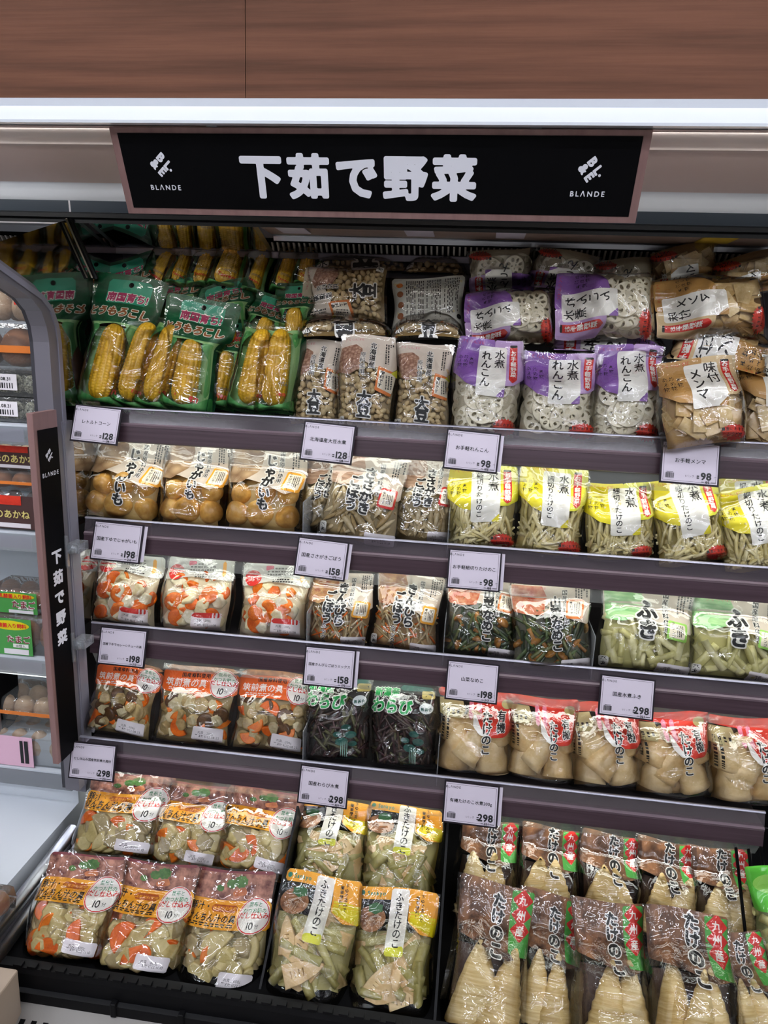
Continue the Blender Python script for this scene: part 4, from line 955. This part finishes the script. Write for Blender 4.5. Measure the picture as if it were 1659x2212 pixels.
# ------------------------------------------------------------------ flat boards: signs and price cards
def onX(px, py, x): d = ray(px, py); return CAM + d * (x / d[0])
class Board:
    """root with x right, z up, face towards -y, from three corner points"""
    def __init__(s, name, TL, TR, BL, label, cat, group=None):
        TL, TR, BL = map(np.array, (TL, TR, BL)); R = TR - TL; s.w = np.linalg.norm(R); R = R / s.w
        D = BL - TL; D = D - R * D.dot(R); s.h = np.linalg.norm(D); U = -D / s.h; N = np.cross(U, R)
        P = TL + R * s.w / 2 + D
        s.root = bpy.data.objects.new(name, None); s.root.empty_display_size = .02; Mx = Matrix.Identity(4)
        for i in range(3): Mx[i][0], Mx[i][1], Mx[i][2], Mx[i][3] = R[i], N[i], U[i], P[i]
        s.root.matrix_world = Mx; link(s.root); tag(s.root, label, cat, group); s.lv = 0
    def box(s, name, m, u0, v0, u1, v1, y0, y1, bev=0.): return box(name, ((u0 - .5) * s.w, y0, v0 * s.h), ((u1 - .5) * s.w, y1, v1 * s.h), m, s.root, bev)
    def flat(s, name, m, V, Pl):
        s.lv += 1; V = np.array(V); return obj(name, mesh(name, np.stack([V[:, 0], np.full(len(V), -.0008 - s.lv * .00015), V[:, 1]], 1), Pl), m, s.root)
    def text(s, m, t, u, v, em, vert=False, bold=.02, res=24, pitch=1., rot=0, asp=1., name='lettering'):
        V, Pl = text2d(t, em, vert, bold, res, pitch, asp); return s.flat(name, m, rot2(V, rot) + [(u - .5) * s.w, v * s.h], Pl)
    def quads(s, name, m, rs):
        V = []; Pl = []
        for a, b, c, d in rs: i = len(V); V += [((x - .5) * s.w, y * s.h) for x, y in rect(a, b, c, d)]; Pl.append((i, i + 1, i + 2, i + 3))
        return s.flat(name, m, V, Pl)
    def logo(s, m, u, v, e, sub=True):
        """diamond of four letters over the shop name"""
        V = []; Pl = []
        for ch, x, y in (('B', -.44, .44), ('L', .42, .44), ('&', -.44, -.42), ('E', .42, -.42), ('.', .86, .62)):
            a, p = text2d(ch, 1.05, False, .055, 24); n = sum(map(len, V)); V.append(a + [x, y]); Pl += [tuple(q + n for q in pl) for pl in p]
        V = rot2(np.concatenate(V) * e, -50); s.flat('logo', m, V + [(u - .5) * s.w, v * s.h + e * .9], Pl)
        if sub: s.text(m, 'BL\u039bNDE', u, v - .0 , e * .62, False, .02, 22, 1.25, name='brand_lettering').location = (0, 0, -e * 1.05)
SIGNW = mat('sign white', 'e9e9f2', .5); SIGNK = mat('sign black', '050507', .6, spec=.08); PINKF = mat('rose brown frame', '8a6a66', .45, noise=((40, 40, 4), '7d5e5a', 3, 'noise'))
yt = 1.235
wt = (onY(1411, 281, 1.) - onY(235, 275, 1.))[0]; wb = (onY(1383, 463, 1.) - onY(285, 461, 1.))[0]; yb_ = yt * wt / wb
sg = Board('hanging_sign', onY(235, 275, yt), onY(1411, 281, yt), onY(285, 461, yb_), 'long black sign with white Japanese lettering and rose frame below the canopy', 'sign')
sg.box('frame', PINKF, 0, 0, 1, 1, 0, .008); fx, fy = .0145, .075
sg.quads('black_face', SIGNK, [(fx, fy, 1 - fx, 1 - fy * .8)])
kx = sg.w
sg.text(SIGNW, '下茹で野菜', .478, .475, .0715, False, .045, 60, 1.10, asp=1.03)
for u in (.092, .905): sg.logo(SIGNW, u, .47, .0185)
for u in (.2, .8): sg.box('bracket', WHITEP, u - .01, .9, u + .01, 1.12, .008, .014)
# price cards on the shelf rails
CARD = mat('price card paper', 'c8bfcb', .6, spec=.2); HOLD = mat('dark card holder', '201a20', .5, spec=.2)
TAGS = [(1, (163, 872), (265, 883), 'レトルトコーン', '128', '138', 'corn'), (1, (658, 908), (770, 920), '北海道産大豆水煮', '128', '138', 'soybeans'), (1, (966, 925), (1083, 937), 'お手軽れんこん', '98', '105', 'lotus root'), (1, (1430, 950), (1558, 960), 'お手軽メンマ', '98', '105', 'menma'),
        (2, (205, 1123), (312, 1134), '国産下ゆでじゃがいも', '198', '213', 'potatoes'), (2, (645, 1158), (755, 1172), '国産ささがきごぼう', '158', '170', 'burdock'), (2, (970, 1184), (1085, 1193), 'お手軽細切りたけのこ', '98', '105', 'bamboo strips'),
        (3, (218, 1352), (320, 1362), '国産下ゆでカレーシチューの具', '198', '213', 'curry vegetables'), (3, (660, 1394), (770, 1404), '国産きんぴらごぼうミックス', '158', '170', 'kinpira mix'), (3, (967, 1424), (1080, 1436), '山菜なめこ', '198', '213', 'mountain vegetables'), (3, (1298, 1455), (1417, 1469), '国産水煮ふき', '298', '321', 'butterbur'),
        (4, (155, 1600), (253, 1610), 'だし仕込み国産筑前煮の具材', '298', '321', 'stew vegetables'), (4, (650, 1650), (757, 1664), '国産わらび水煮', '298', '321', 'bracken'), (4, (961, 1684), (1080, 1698), '有機たけのこ水煮200g', '298', '321', 'organic bamboo shoots')]
for k, (sh_, a, b, t, pr, p2, what) in enumerate(TAGS):
    y = LIP[sh_][0] - .016; A, B_ = onY(*a, y), onY(*b, y); wd = np.linalg.norm(B_ - A); hh = wd * .755
    BL = A + np.array([0, -math.sin(.32), -math.cos(.32)]) * hh
    bd = Board('price_card', A, B_, BL, 'white price card for %s, %s yen, clipped to a shelf rail' % (what, pr), 'price card', 'price cards on the shelf rails')
    bd.box('holder', HOLD, 0, 0, 1, 1, 0, .003); e = .0011 / wd * 1.6
    if k in (4, 5, 6, 2, 8, 13): bd.box('spare_card', CARD, .12, .06, 1.06, .96, .0035, .0042)
    bd.quads('card', CARD, [(.03, .04, .97, .96)])
    bd.quads('card_border', HOLD, [(.055, .07, .945, .076), (.055, .924, .945, .93), (.055, .07, .06, .93), (.94, .07, .945, .93)])
    W = wd
    bd.text(INK, 'BL\u039bNDE', .17, .86, W * .058, False, .01, 14, 1.2)
    n = len(t) - (t.count('2') + t.count('0')) * .4; bd.text(INK, t, .5, .55, min(W * .088, W * .82 / n), False, .012, 20)
    bd.text(INK, pr, .78, .225, W * .175, False, .035, 24); bd.text(INK, '円', .93, .19, W * .06, False, 0, 14); bd.text(INK, p2, .80, .085, W * .06, False, .03, 14)
    bd.text(INK, '1パック', .50, .20, W * .048, False, 0, 14)
    r = random.Random(k); xs = [.09 + i * .0062 for i in range(24)]
    bd.quads('barcode', INK, [(x, .13, x + r.choice((.0022, .0045)), .25) for x in xs]); bd.quads('small_print', INK, [(.11, .265, .22, .275), (.62, .20, .66, .225), (.62, .155, .66, .18), (.70, .08, .745, .09), (.86, .08, .94, .09)])
# blade sign fixed to the end panel
xb = -.878
Tn, Tf, Bn, Bf = onX(70, 893, xb), onX(122, 885, xb), onX(138, 1640, xb), onX(178, 1600, xb)
Bl = np.array([xb, Tn[1], Bn[2]])
bl = Board('blade_sign', Tn, np.array([xb, Tf[1], Tn[2]]), Bl, 'tall narrow black blade sign with rose edge standing out from the end panel', 'sign')
bl.box('board', PINKF, 0, 0, 1, 1, 0, .014, .001); bl.quads('black_face', SIGNK, [(.12, .0, .97, .955)])
V, Pl = text2d('下茹で野菜', 1., True, .05, 40, 1.42); sx, sy = bl.w * .44, .033
bl.flat('lettering', SIGNW, V * [sx, sy] + [bl.w * .06, bl.h * .485], Pl)
bl.logo(SIGNW, .55, .87, bl.w * .155, False)
V, Pl = text2d('BL\u039bNDE', bl.w * .15, False, .02, 20, 1.2); bl.flat('brand_lettering', SIGNW, V + [bl.w * .05, bl.h * .835], Pl)
for v in (.56, .27):
    bl.box('clip', ACRYL, .93, v, 1.04, v + .09, -.006, .02, .001); bl.box('clip_arm', ACRYL, 1.0, v + .04, 1.5, v + .065, -.03, .0, .001)
    o = obj('clip_knob', mesh('clip_knob', *lathe([(.010, -.012), (.012, -.008), (.012, .008), (.010, .012)], 14), True), ACRYL, bl.root, ((.62) * bl.w, -.012, (v + .05) * bl.h)); o.rotation_euler = (0, math.pi / 2, 0)
tl = onX(-14, 1440, -1.16); b2 = Board('blade_sign', tl, tl + [0, .09, 0], tl - [0, 0, .26], 'black blade sign farther along, beside the egg shelves', 'sign')
b2.box('board', PINKF, 0, 0, 1, 1, 0, .014, .001); b2.quads('black_face', SIGNK, [(.1, .02, .97, .98)])

# ------------------------------------------------------------------ end panel between the two cases
fr = [onY(112, 1790, 1.44), onY(118, 1640, 1.44), onY(121, 1300, 1.44), onY(116, 900, 1.44), onY(110, 730, 1.44)]
xf = -.905
fr = [np.array([xf, 1.435, .40]), np.array([xf, 1.435, zat(740, 1.435, 112)]), np.array([xf, 1.43, zat(705, 1.43, 100)]), np.array([xf, 1.415, zat(672, 1.41, 80)]), np.array([xf, 1.385, zat(645, 1.385, 60)]), np.array([xf, 1.20, zat(545, 1.20, 0)])]
def ribbon(name, pts, x0, x1, d, m):
    """frame member following (y,z) points, d deep"""
    v = []; f = []
    for i, p in enumerate(pts):
        t = pts[min(i + 1, len(pts) - 1)] - pts[max(i - 1, 0)]; t = t / np.linalg.norm(t); nn = np.array([0, t[2], -t[1]])
        for x, k in ((x0, 0), (x1, 0), (x1, 1), (x0, 1)): q = p + nn * d * k; v.append((x, q[1], q[2]))
    for i in range(len(pts) - 1):
        for k in range(4): f.append((i * 4 + k, i * 4 + (k + 1) % 4, i * 4 + 4 + (k + 1) % 4, i * 4 + 4 + k))
    f += [(0, 1, 2, 3), tuple(len(pts) * 4 - 4 + k for k in range(4))]
    return cpart(obj(name, mesh(name, v, f), m))
ribbon('end_frame', fr, xf - .024, xf + .012, .03, GREYF); ribbon('end_frame_seal', [p + [0, .006, 0] for p in fr], xf - .036, xf - .024, .02, GREYD); ribbon('end_frame_lip', [p + [0, .03, 0] for p in fr], xf - .01, xf + .015, .012, RAILG)
pg = [p + [0, .02, 0] for p in fr]; v = [(xf, p[1], p[2]) for p in pg] + [(xf, 1.552, zat(490, 1.552)), (xf, 1.62, 1.78), (xf, 1.97, 1.78), (xf, 1.97, pg[0][2])]
cpart(obj('end_mirror', mesh('end_mirror', v, [tuple(range(len(v)))]), mat('polished end panel', 'b4b4b6', .05, metal=1., bump=((7, 7, 9), .35))))
cbox('end_post', (xf - .012, 1.46, .38), (xf + .014, 1.50, 1.30), RAILG)
# ------------------------------------------------------------------ deck of the case
yd = 1.075; ztr = float(onY(300, 2128, yd)[2]); XD = .70
zg = float(onY(100, 2172, yd - .012)[2])
cprism('tray_front', [(yd + .02, ztr), (yd, ztr), (yd - .003, ztr - .012), (yd - .003, ztr - .045), (yd - .012, ztr - .048), (yd - .012, ztr - .075), (yd - .012, zg)], XL + .02, 1.25, BLACK)
for px in (250, 395, 640, 900, 1200):
    x = float(onY(px, 2140, yd)[0]); cbox('tray_bracket', (x - .006, yd - .016, zg), (x + .006, yd - .002, ztr - .04), BLACK, .002)
nt_ = []
for k in range(70): nt_.append(XL + .05 + k * .03)
tv = []; tf = []
for x in nt_:
    b = len(tv); tv += [(x, yd - .002, ztr), (x + .018, yd - .002, ztr), (x + .018, yd + .01, ztr), (x, yd + .01, ztr), (x, yd - .002, ztr + .006), (x + .018, yd - .002, ztr + .006), (x + .018, yd + .01, ztr + .006), (x, yd + .01, ztr + .006)]
    tf += [tuple(b + i for i in q) for q in ((0, 1, 5, 4), (1, 2, 6, 5), (3, 0, 4, 7), (4, 5, 6, 7))]
o = cpart(obj('tray_teeth', mesh('tray_teeth', tv, tf), BLACK)); o['kind'] = 'stuff'
cprism('deck_floor', [(yd + .02, ztr - .02), (1.34, ztr - .01), (1.35, .22), (1.98, .26)], XL, 1.25, BLACKM)
# slotted steel return grille in front of the tray
g0, g1 = (.93, zg - .05), (yd - .012, zg)
cprism('return_grille', [g0, g1], XL + .03, 1.25, mat('satin grille', '8c8884', .5, metal=.8))
sv = []; sf = []
for k in range(60):
    if k % 7 == 6: continue
    x = XL + .06 + k * .024; b = len(sv)
    for t, dx in ((.25, 0), (.25, .011), (.8, .011), (.8, 0)): sv.append((x + dx, g0[0] + (g1[0] - g0[0]) * t, g0[1] + (g1[1] - g0[1]) * t + .0006))
    sf.append((b, b + 1, b + 2, b + 3))
o = cpart(obj('grille_slots', mesh('grille_slots', sv, sf), BLACKM)); o['kind'] = 'stuff'
cbox('front_bumper', (XL, .88, 0), (1.25, .93, zg - .04), RAILG)
# end of the deck: steel rails running forward from the end panel, pale end cap
ra = [onX(158, 1792, -.905), onX(70, 1908, -.905), onX(0, 2000, -.905)]
d0 = (ra[2] - ra[0]); 
cpart(tube('deck_rail', [ra[0], ra[0] + d0 * 1.3], .016, STEEL, None, 8)); cpart(tube('deck_rail', [ra[0] + [.018, 0, -.03], ra[0] + d0 * 1.3 + [.018, 0, -.03]], .017, STEEL, None, 6)); cpart(tube('deck_rail_groove', [ra[0] + [.010, 0, -.016], ra[0] + d0 * 1.3 + [.010, 0, -.016]], .007, GREYD, None, 6))
e0, e1 = ra[0], ra[0] + d0 * 1.3
cpart(obj('deck_end_wall', mesh('deck_end_wall', [(-.896, e0[1], e0[2] - .03), (-.896, e1[1], e1[2] - .03), (-.896, e1[1], 0), (-.896, e0[1], 0), (-.912, e0[1], e0[2] - .03), (-.912, e1[1], e1[2] - .03), (-.912, e1[1], 0), (-.912, e0[1], 0)], [(0, 1, 2, 3), (4, 7, 6, 5), (0, 4, 5, 1)]), BLACKM))
cbox('end_cap', (-.98, .88, 0), (float(onY(45, 2150, 1.05)[0]), 1.05, float(onY(20, 2090, 1.05)[2])), mat('pale end cap', 'a89684', .5), .004)
# thin dividers between the goods
for (a, b, y0, y1) in (((638, 1740), (560, 2172), 1.42, 1.10), ((972, 1770), (934, 2212), 1.42, 1.09)):
    A, B_ = onY(*a, y0), onY(*b, y1); A[0] = B_[0] = (A[0] + B_[0]) / 2
    v = [(A[0] + dx, q[1] + dy, q[2] + dz) for q in (A, B_) for dx in (-.0025, .0025) for dy, dz in ((0, 0), (.06, -.10))]
    cpart(obj('deck_divider', mesh('deck_divider', v, BOXF), BLACK))
for s_, pxs in ((2, (652, 968)), (3, (660, 958, 1286)), (4, (652, 946))):
    for px in pxs:
        y, z = LIP[s_]; x = float(onY(px, 1150 if s_ == 2 else 1400 if s_ == 3 else 1640, y)[0])
        cbox('clear_divider', (x - .001, y + .01, PLATE[s_]), (x + .001, y + .30, PLATE[s_] + .10), ACRYL)
wr_ = empty('wire_rack', (float(onY(1632, 1950, 1.3)[0]) + .05, 1.22, .2)); tag(wr_, 'black wire rack standing at the open end of the bottom deck', 'rack')
for k in range(7):
    tube('wire', [(-.05 + k * .026, -.1, -.12), (-.05 + k * .026, .02, .06), (-.05 + k * .026, .24, .30)], .0035, BLACK, wr_, 6)
for t in (0, .5, 1): tube('cross_wire', [(-.06, -.1 + .34 * t, -.12 + .42 * t - .005), (.12, -.1 + .34 * t, -.12 + .42 * t - .005)], .003, BLACK, wr_, 6)
def d_green(p):
    p.filling(mat('green gap shade', '9aa070', .4), .05, .03, .95, .6)
    p.scatter('stalk', F_FUK, 14, .06, (.12, .1, .88, .5), (-90, 90), 12)
    p.panel('green_header', mat('vivid green print', '5fc43c', .5), rect(.02, .55, .98, 1)); p.panel('lime_leaf', LIME, ell(.4, .8, .3, .1), 14); return p.film()
d_green(Pouch('green_vegetable_bag', 'bright green topped vegetable bag beyond the wire rack', 'vegetables', None, (1690, 2070), (1668, 1872), 110, Y=1.30, lean=20, thick=.05, fill=.55, seed=600))
for k, (x0, x1, py, m, lb) in enumerate(((598, 660, 494, CARD, 'reflected pale card, built solid, beside the mirror frame'), (874, 936, 500, CARD, 'reflected pale card, built solid, above the soybeans'), (1072, 1136, 503, CARD, 'reflected pale card, built solid, above the lotus root'), (1518, 1592, 512, mat('yellow card', 'c9a838', .5), 'reflected yellow card, built solid, above the menma bags'))):  # mirror image of cards, modelled as solid sheets
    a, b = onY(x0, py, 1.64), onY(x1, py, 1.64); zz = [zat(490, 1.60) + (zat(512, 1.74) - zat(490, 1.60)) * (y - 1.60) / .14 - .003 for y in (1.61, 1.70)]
    ob = obj('reflected_card', mesh('reflected_card', [(a[0], 1.61, zz[0]), (b[0], 1.61, zz[0]), (b[0], 1.70, zz[1]), (a[0], 1.70, zz[1]), (a[0], 1.61, zz[0] + .002), (b[0], 1.61, zz[0] + .002), (b[0], 1.70, zz[1] + .002), (a[0], 1.70, zz[1] + .002)], [(0, 1, 2, 3), (4, 5, 6, 7), (0, 1, 5, 4)]), m); tag(ob, lb, 'card', 'reflected cards above the top shelf')

# ------------------------------------------------------------------ neighbouring case with eggs
egg_case = empty('egg_display_case', (-1.35, 1.6, 0)); tag(egg_case, 'white refrigerated egg case beyond the glass end panel', 'display case')
def epart(o): o.parent = egg_case; o.matrix_parent_inverse = Matrix.Translation((1.35, -1.6, 0)); return o
EX0, EX1 = -1.75, -.95
epart(box('deck', (EX0, .92, .0), (EX1, 1.52, .30), LINERW)); epart(box('rear_step', (EX0, 1.52, 0), (EX1, 1.96, .47), LINERW))
epart(box('liner', (EX0, 1.955, .3), (EX1 + .03, 1.975, 2.0), LINERW))
ES = [zat(p, 1.5, 50) for p in (918, 1150, 1420, 1660)]
for z in ES:
    sh = epart(box('shelf', (EX0, 1.5, z - .012), (EX1, 1.95, z), LINERW))
    box('price_channel', (EX0, 1.494, z - .045), (EX1, 1.499, z - .004), ACRYL, sh); box('channel_card', (EX0 + .3, 1.4995, z - .04), (EX1 - .06, 1.5005, z - .01), mat('channel paper', 'cfc8d4', .5), sh)
    box('led_strip', (EX0, 1.55, z - .016), (EX1, 1.57, z - .0125), LEDM, sh)
ld = bpy.data.lights.new('egg_case_light', 'AREA'); ld.shape = 'RECTANGLE'; ld.size = .7; ld.size_y = .1; ld.energy = 5.0
lo = bpy.data.objects.new('egg_case_light', ld); lo.location = (-1.3, 1.3, 1.84); lo.rotation_euler = (math.radians(25), 0, 0); link(lo)
ld = bpy.data.lights.new('egg_deck_light', 'AREA'); ld.shape = 'RECTANGLE'; ld.size = .75; ld.size_y = .03; ld.energy = 3.6
lo = bpy.data.objects.new('egg_deck_light', ld); lo.location = (-1.34, 1.56, ES[3] - .03); lo.rotation_euler = (math.radians(-20), 0, 0); link(lo)
EGGS = {'brown': mat('brown egg', 'a9714a', .45, noise=(5, '9c6440', 3, 'noise')), 'beige': mat('beige egg', 'd8b898', .45, noise=(5, 'c9a684', 3, 'noise')), 'quail': mat('quail egg', 'd9d4bc', .4, noise=(9, '2c2a24', 4, 'noise'))}
def egg_mesh(m):
    v, f = lathe([(.02, -.5), (.2, -.46), (.33, -.33), (.385, -.12), (.37, .08), (.29, .3), (.18, .43), (.06, .49), (.02, .5)], 16); me = mesh('egg', v, f, True); me.materials.append(m); return me
EGM = {k: egg_mesh(m) for k, m in EGGS.items()}
EFILM = clear('egg pack film', 'f6f8f8', .06, .05, 1.2, bump=(60, .3), haze=.06, hazecol='eef2f4')
def egg_pack(label, kind, X, Y, z, w_, d_, h_, cols, rows, card=None, extra=None, esc=.95):
    r = empty('egg_pack', (X, Y, z + .002)); tag(r, label, 'eggs', 'egg packs beyond the end panel')
    ex = w_ / cols; ey = d_ / rows
    for i in range(cols):
        for j in range(rows):
            o = bpy.data.objects.new('egg', EGM[kind]); o.location = (-w_ / 2 + ex * (i + .5), ey * (j + .5), h_ * .47); s_ = min(ex, ey) / .77 * esc; o.scale = (s_, s_, min(h_ * .9, s_ * 1.05)); link(o, r)
    v = []; f = []
    for zz, k in ((0, .94), (h_ * .4, 1.0), (h_ * .45, 1.03), (h_ * .5, 1.0), (h_ * .9, .95), (h_, .86)):
        v += [(sx * w_ / 2 * k, d_ / 2 + sy * d_ / 2 * k, zz) for sx, sy in ((-1, -1), (1, -1), (1, 1), (-1, 1))]
    for i in range(5):
        for q in range(4): f.append((i * 4 + q, i * 4 + (q + 1) % 4, i * 4 + 4 + (q + 1) % 4, i * 4 + 4 + q))
    f += [(0, 1, 2, 3), (20, 21, 22, 23)]
    obj('clear_shell', mesh('clear_shell', v, f), EFILM, r)
    if extra: extra(r, w_, d_, h_)
    return r
def card(r, x0, x1, z0, z1, y, m, name='label_card'): return box(name, (x0, y - .001, z0), (x1, y, z1), m, r)
def ctext(r, m, t, x, z, y, em, bold=.02, rot=0, asp=1., res=20):
    V, Pl = text2d(t, em, False, bold, res, 1., asp); V = rot2(V, rot) + [x, z]; return obj('lettering', mesh('lettering', np.stack([V[:, 0], np.full(len(V), y), V[:, 1]], 1), Pl), m, r)
XE = -1.06
def px_x(px, py=1000): return float(onY(px, py, 1.5)[0])
def barc(r, w_, d_, h_):
    xr = px_x(38) - XE; y = -.004
    card(r, xr - .07, xr, h_ * .25, h_ * .85, y, STICK, 'price_sticker')
    rr = random.Random(4)
    for k in range(9): card(r, xr - .062 + k * .0062, xr - .062 + k * .0062 + rr.choice((.0018, .0032)), h_ * .32, h_ * .52, y - .001, INK, 'barcode_bar')
    ctext(r, INK, '22.08.31', xr - .034, h_ * .68, y - .0015, .011, .02, 0, 1., 14)
WINE = mat('dark wine card', '4a3230', .5); GRNC = mat('green card', '4a9a48', .5); PNKC = mat('pink card', 'e6b8cc', .5)
def c_akane(r, w_, d_, h_):
    xr = px_x(62) - XE; card(r, xr - .14, xr, h_ * .05, h_ * .95, -.004, WINE); card(r, xr - .10, xr - .03, h_ * .7, h_ * .95, -.0052, REDO, 'red_patch'); ctext(r, mat('gold ink', 'd8c878', .5), 'ほのあかね', xr - .065, h_ * .45, -.0065, .022)
    card(r, xr - .12, xr - .01, h_ * .08, h_ * .2, -.0052, STICK, 'price_sticker')
def c_green(r, w_, d_, h_):
    xr = px_x(66, 1380) - XE; card(r, xr - .15, xr, h_ * .0, h_ * 1.0, -.004, GRNC)
    V = np.array(ell(xr - .055, h_ * .82, .05, h_ * .13)); obj('yellow_oval', mesh('yellow_oval', [(a, -.0055, b) for a, b in V], [tuple(range(len(V)))]), YELO, r)
    ctext(r, REDI, '乳酸菌入り飼料', xr - .055, h_ * .82, -.007, .0125); ctext(r, WHT, 'たまご', xr - .035, h_ * .45, -.006, .021, .06); ctext(r, mat('wine ink', '8a2a3a', .5), 'たまご', xr - .035, h_ * .45, -.007, .021, .02)
    card(r, xr - .05, xr - .01, h_ * .22, h_ * .32, -.0055, WHT, 'count_box'); ctext(r, INK, '10個入', xr - .03, h_ * .27, -.007, .009, 0.); card(r, xr - .075, xr - .01, h_ * .03, h_ * .17, -.0055, STICK, 'price_sticker')
def c_pink(r, w_, d_, h_):
    xr = px_x(66, 1600) - XE; card(r, xr - .14, xr, h_ * .0, h_ * .8, -.004, PNKC); card(r, xr - .022, xr - .012, h_ * .1, h_ * .7, -.0055, INK, 'small_print_line'); card(r, xr - .034, xr - .026, h_ * .1, h_ * .7, -.0055, INK, 'small_print_line')
def c_band(m):
    def f(r, w_, d_, h_): card(r, -w_ / 2 - .002, w_ / 2 + .002, h_ * .36, h_ * .52, -.006, m, 'tray_band')
    return f
Z = ES[0]
egg_pack('pack of speckled quail eggs on the shelf, under another quail pack', 'quail', XE, 1.52, Z, .26, .10, .056, 8, 3, extra=barc)
egg_pack('pack of speckled quail eggs stacked on top of another quail pack', 'quail', XE, 1.525, Z + .058, .26, .10, .060, 8, 3, extra=barc)
egg_pack('pack of large brown eggs with orange tape on the quail egg packs', 'brown', XE + .0, 1.54, Z + .12, .27, .10, .10, 3, 1, extra=c_band(ORNG), esc=1.0)
egg_pack('grey topped egg pack with red card above the large brown eggs', 'beige', XE, 1.58, Z + .225, .27, .12, .075, 5, 2, extra=lambda r, w_, d_, h_: card(r, w_ * .0, w_ * .28, h_ * .5, h_ * .95, -.004, REDO))
Z = ES[1]
egg_pack('brown egg pack with dark lettered card on the second egg shelf', 'brown', XE, 1.51, Z, .27, .12, .088, 5, 2, extra=c_akane)
egg_pack('brown egg pack on an orange banded tray in the middle of its stack', 'brown', XE, 1.53, Z + .09, .27, .12, .045, 5, 2, extra=c_band(ORNG))
egg_pack('topmost egg pack of the stack with the orange banded tray', 'beige', XE, 1.55, Z + .137, .27, .12, .060, 5, 2, extra=c_akane)
Z = ES[2]
egg_pack('brown egg pack with green card and yellow oval on third egg shelf', 'brown', XE, 1.51, Z, .27, .12, .095, 5, 2, extra=c_green)
egg_pack('brown egg pack with green card stacked on a green carded pack', 'brown', XE, 1.54, Z + .097, .27, .12, .055, 5, 2, extra=c_green)
Z = ES[3]
egg_pack('beige egg pack with pink card at the bottom of its stack', 'beige', XE, 1.51, Z, .27, .12, .105, 5, 2, extra=c_pink)
egg_pack('beige egg pack on an orange banded tray with pink carded pack below', 'beige', XE, 1.54, Z + .107, .27, .12, .06, 5, 2, extra=c_band(ORNG))
egg_pack('small clear egg pack lying on the white deck', 'brown', onZ(0, 1960, .31)[0] - .02, 1.08, .30, .10, .09, .06, 2, 2)
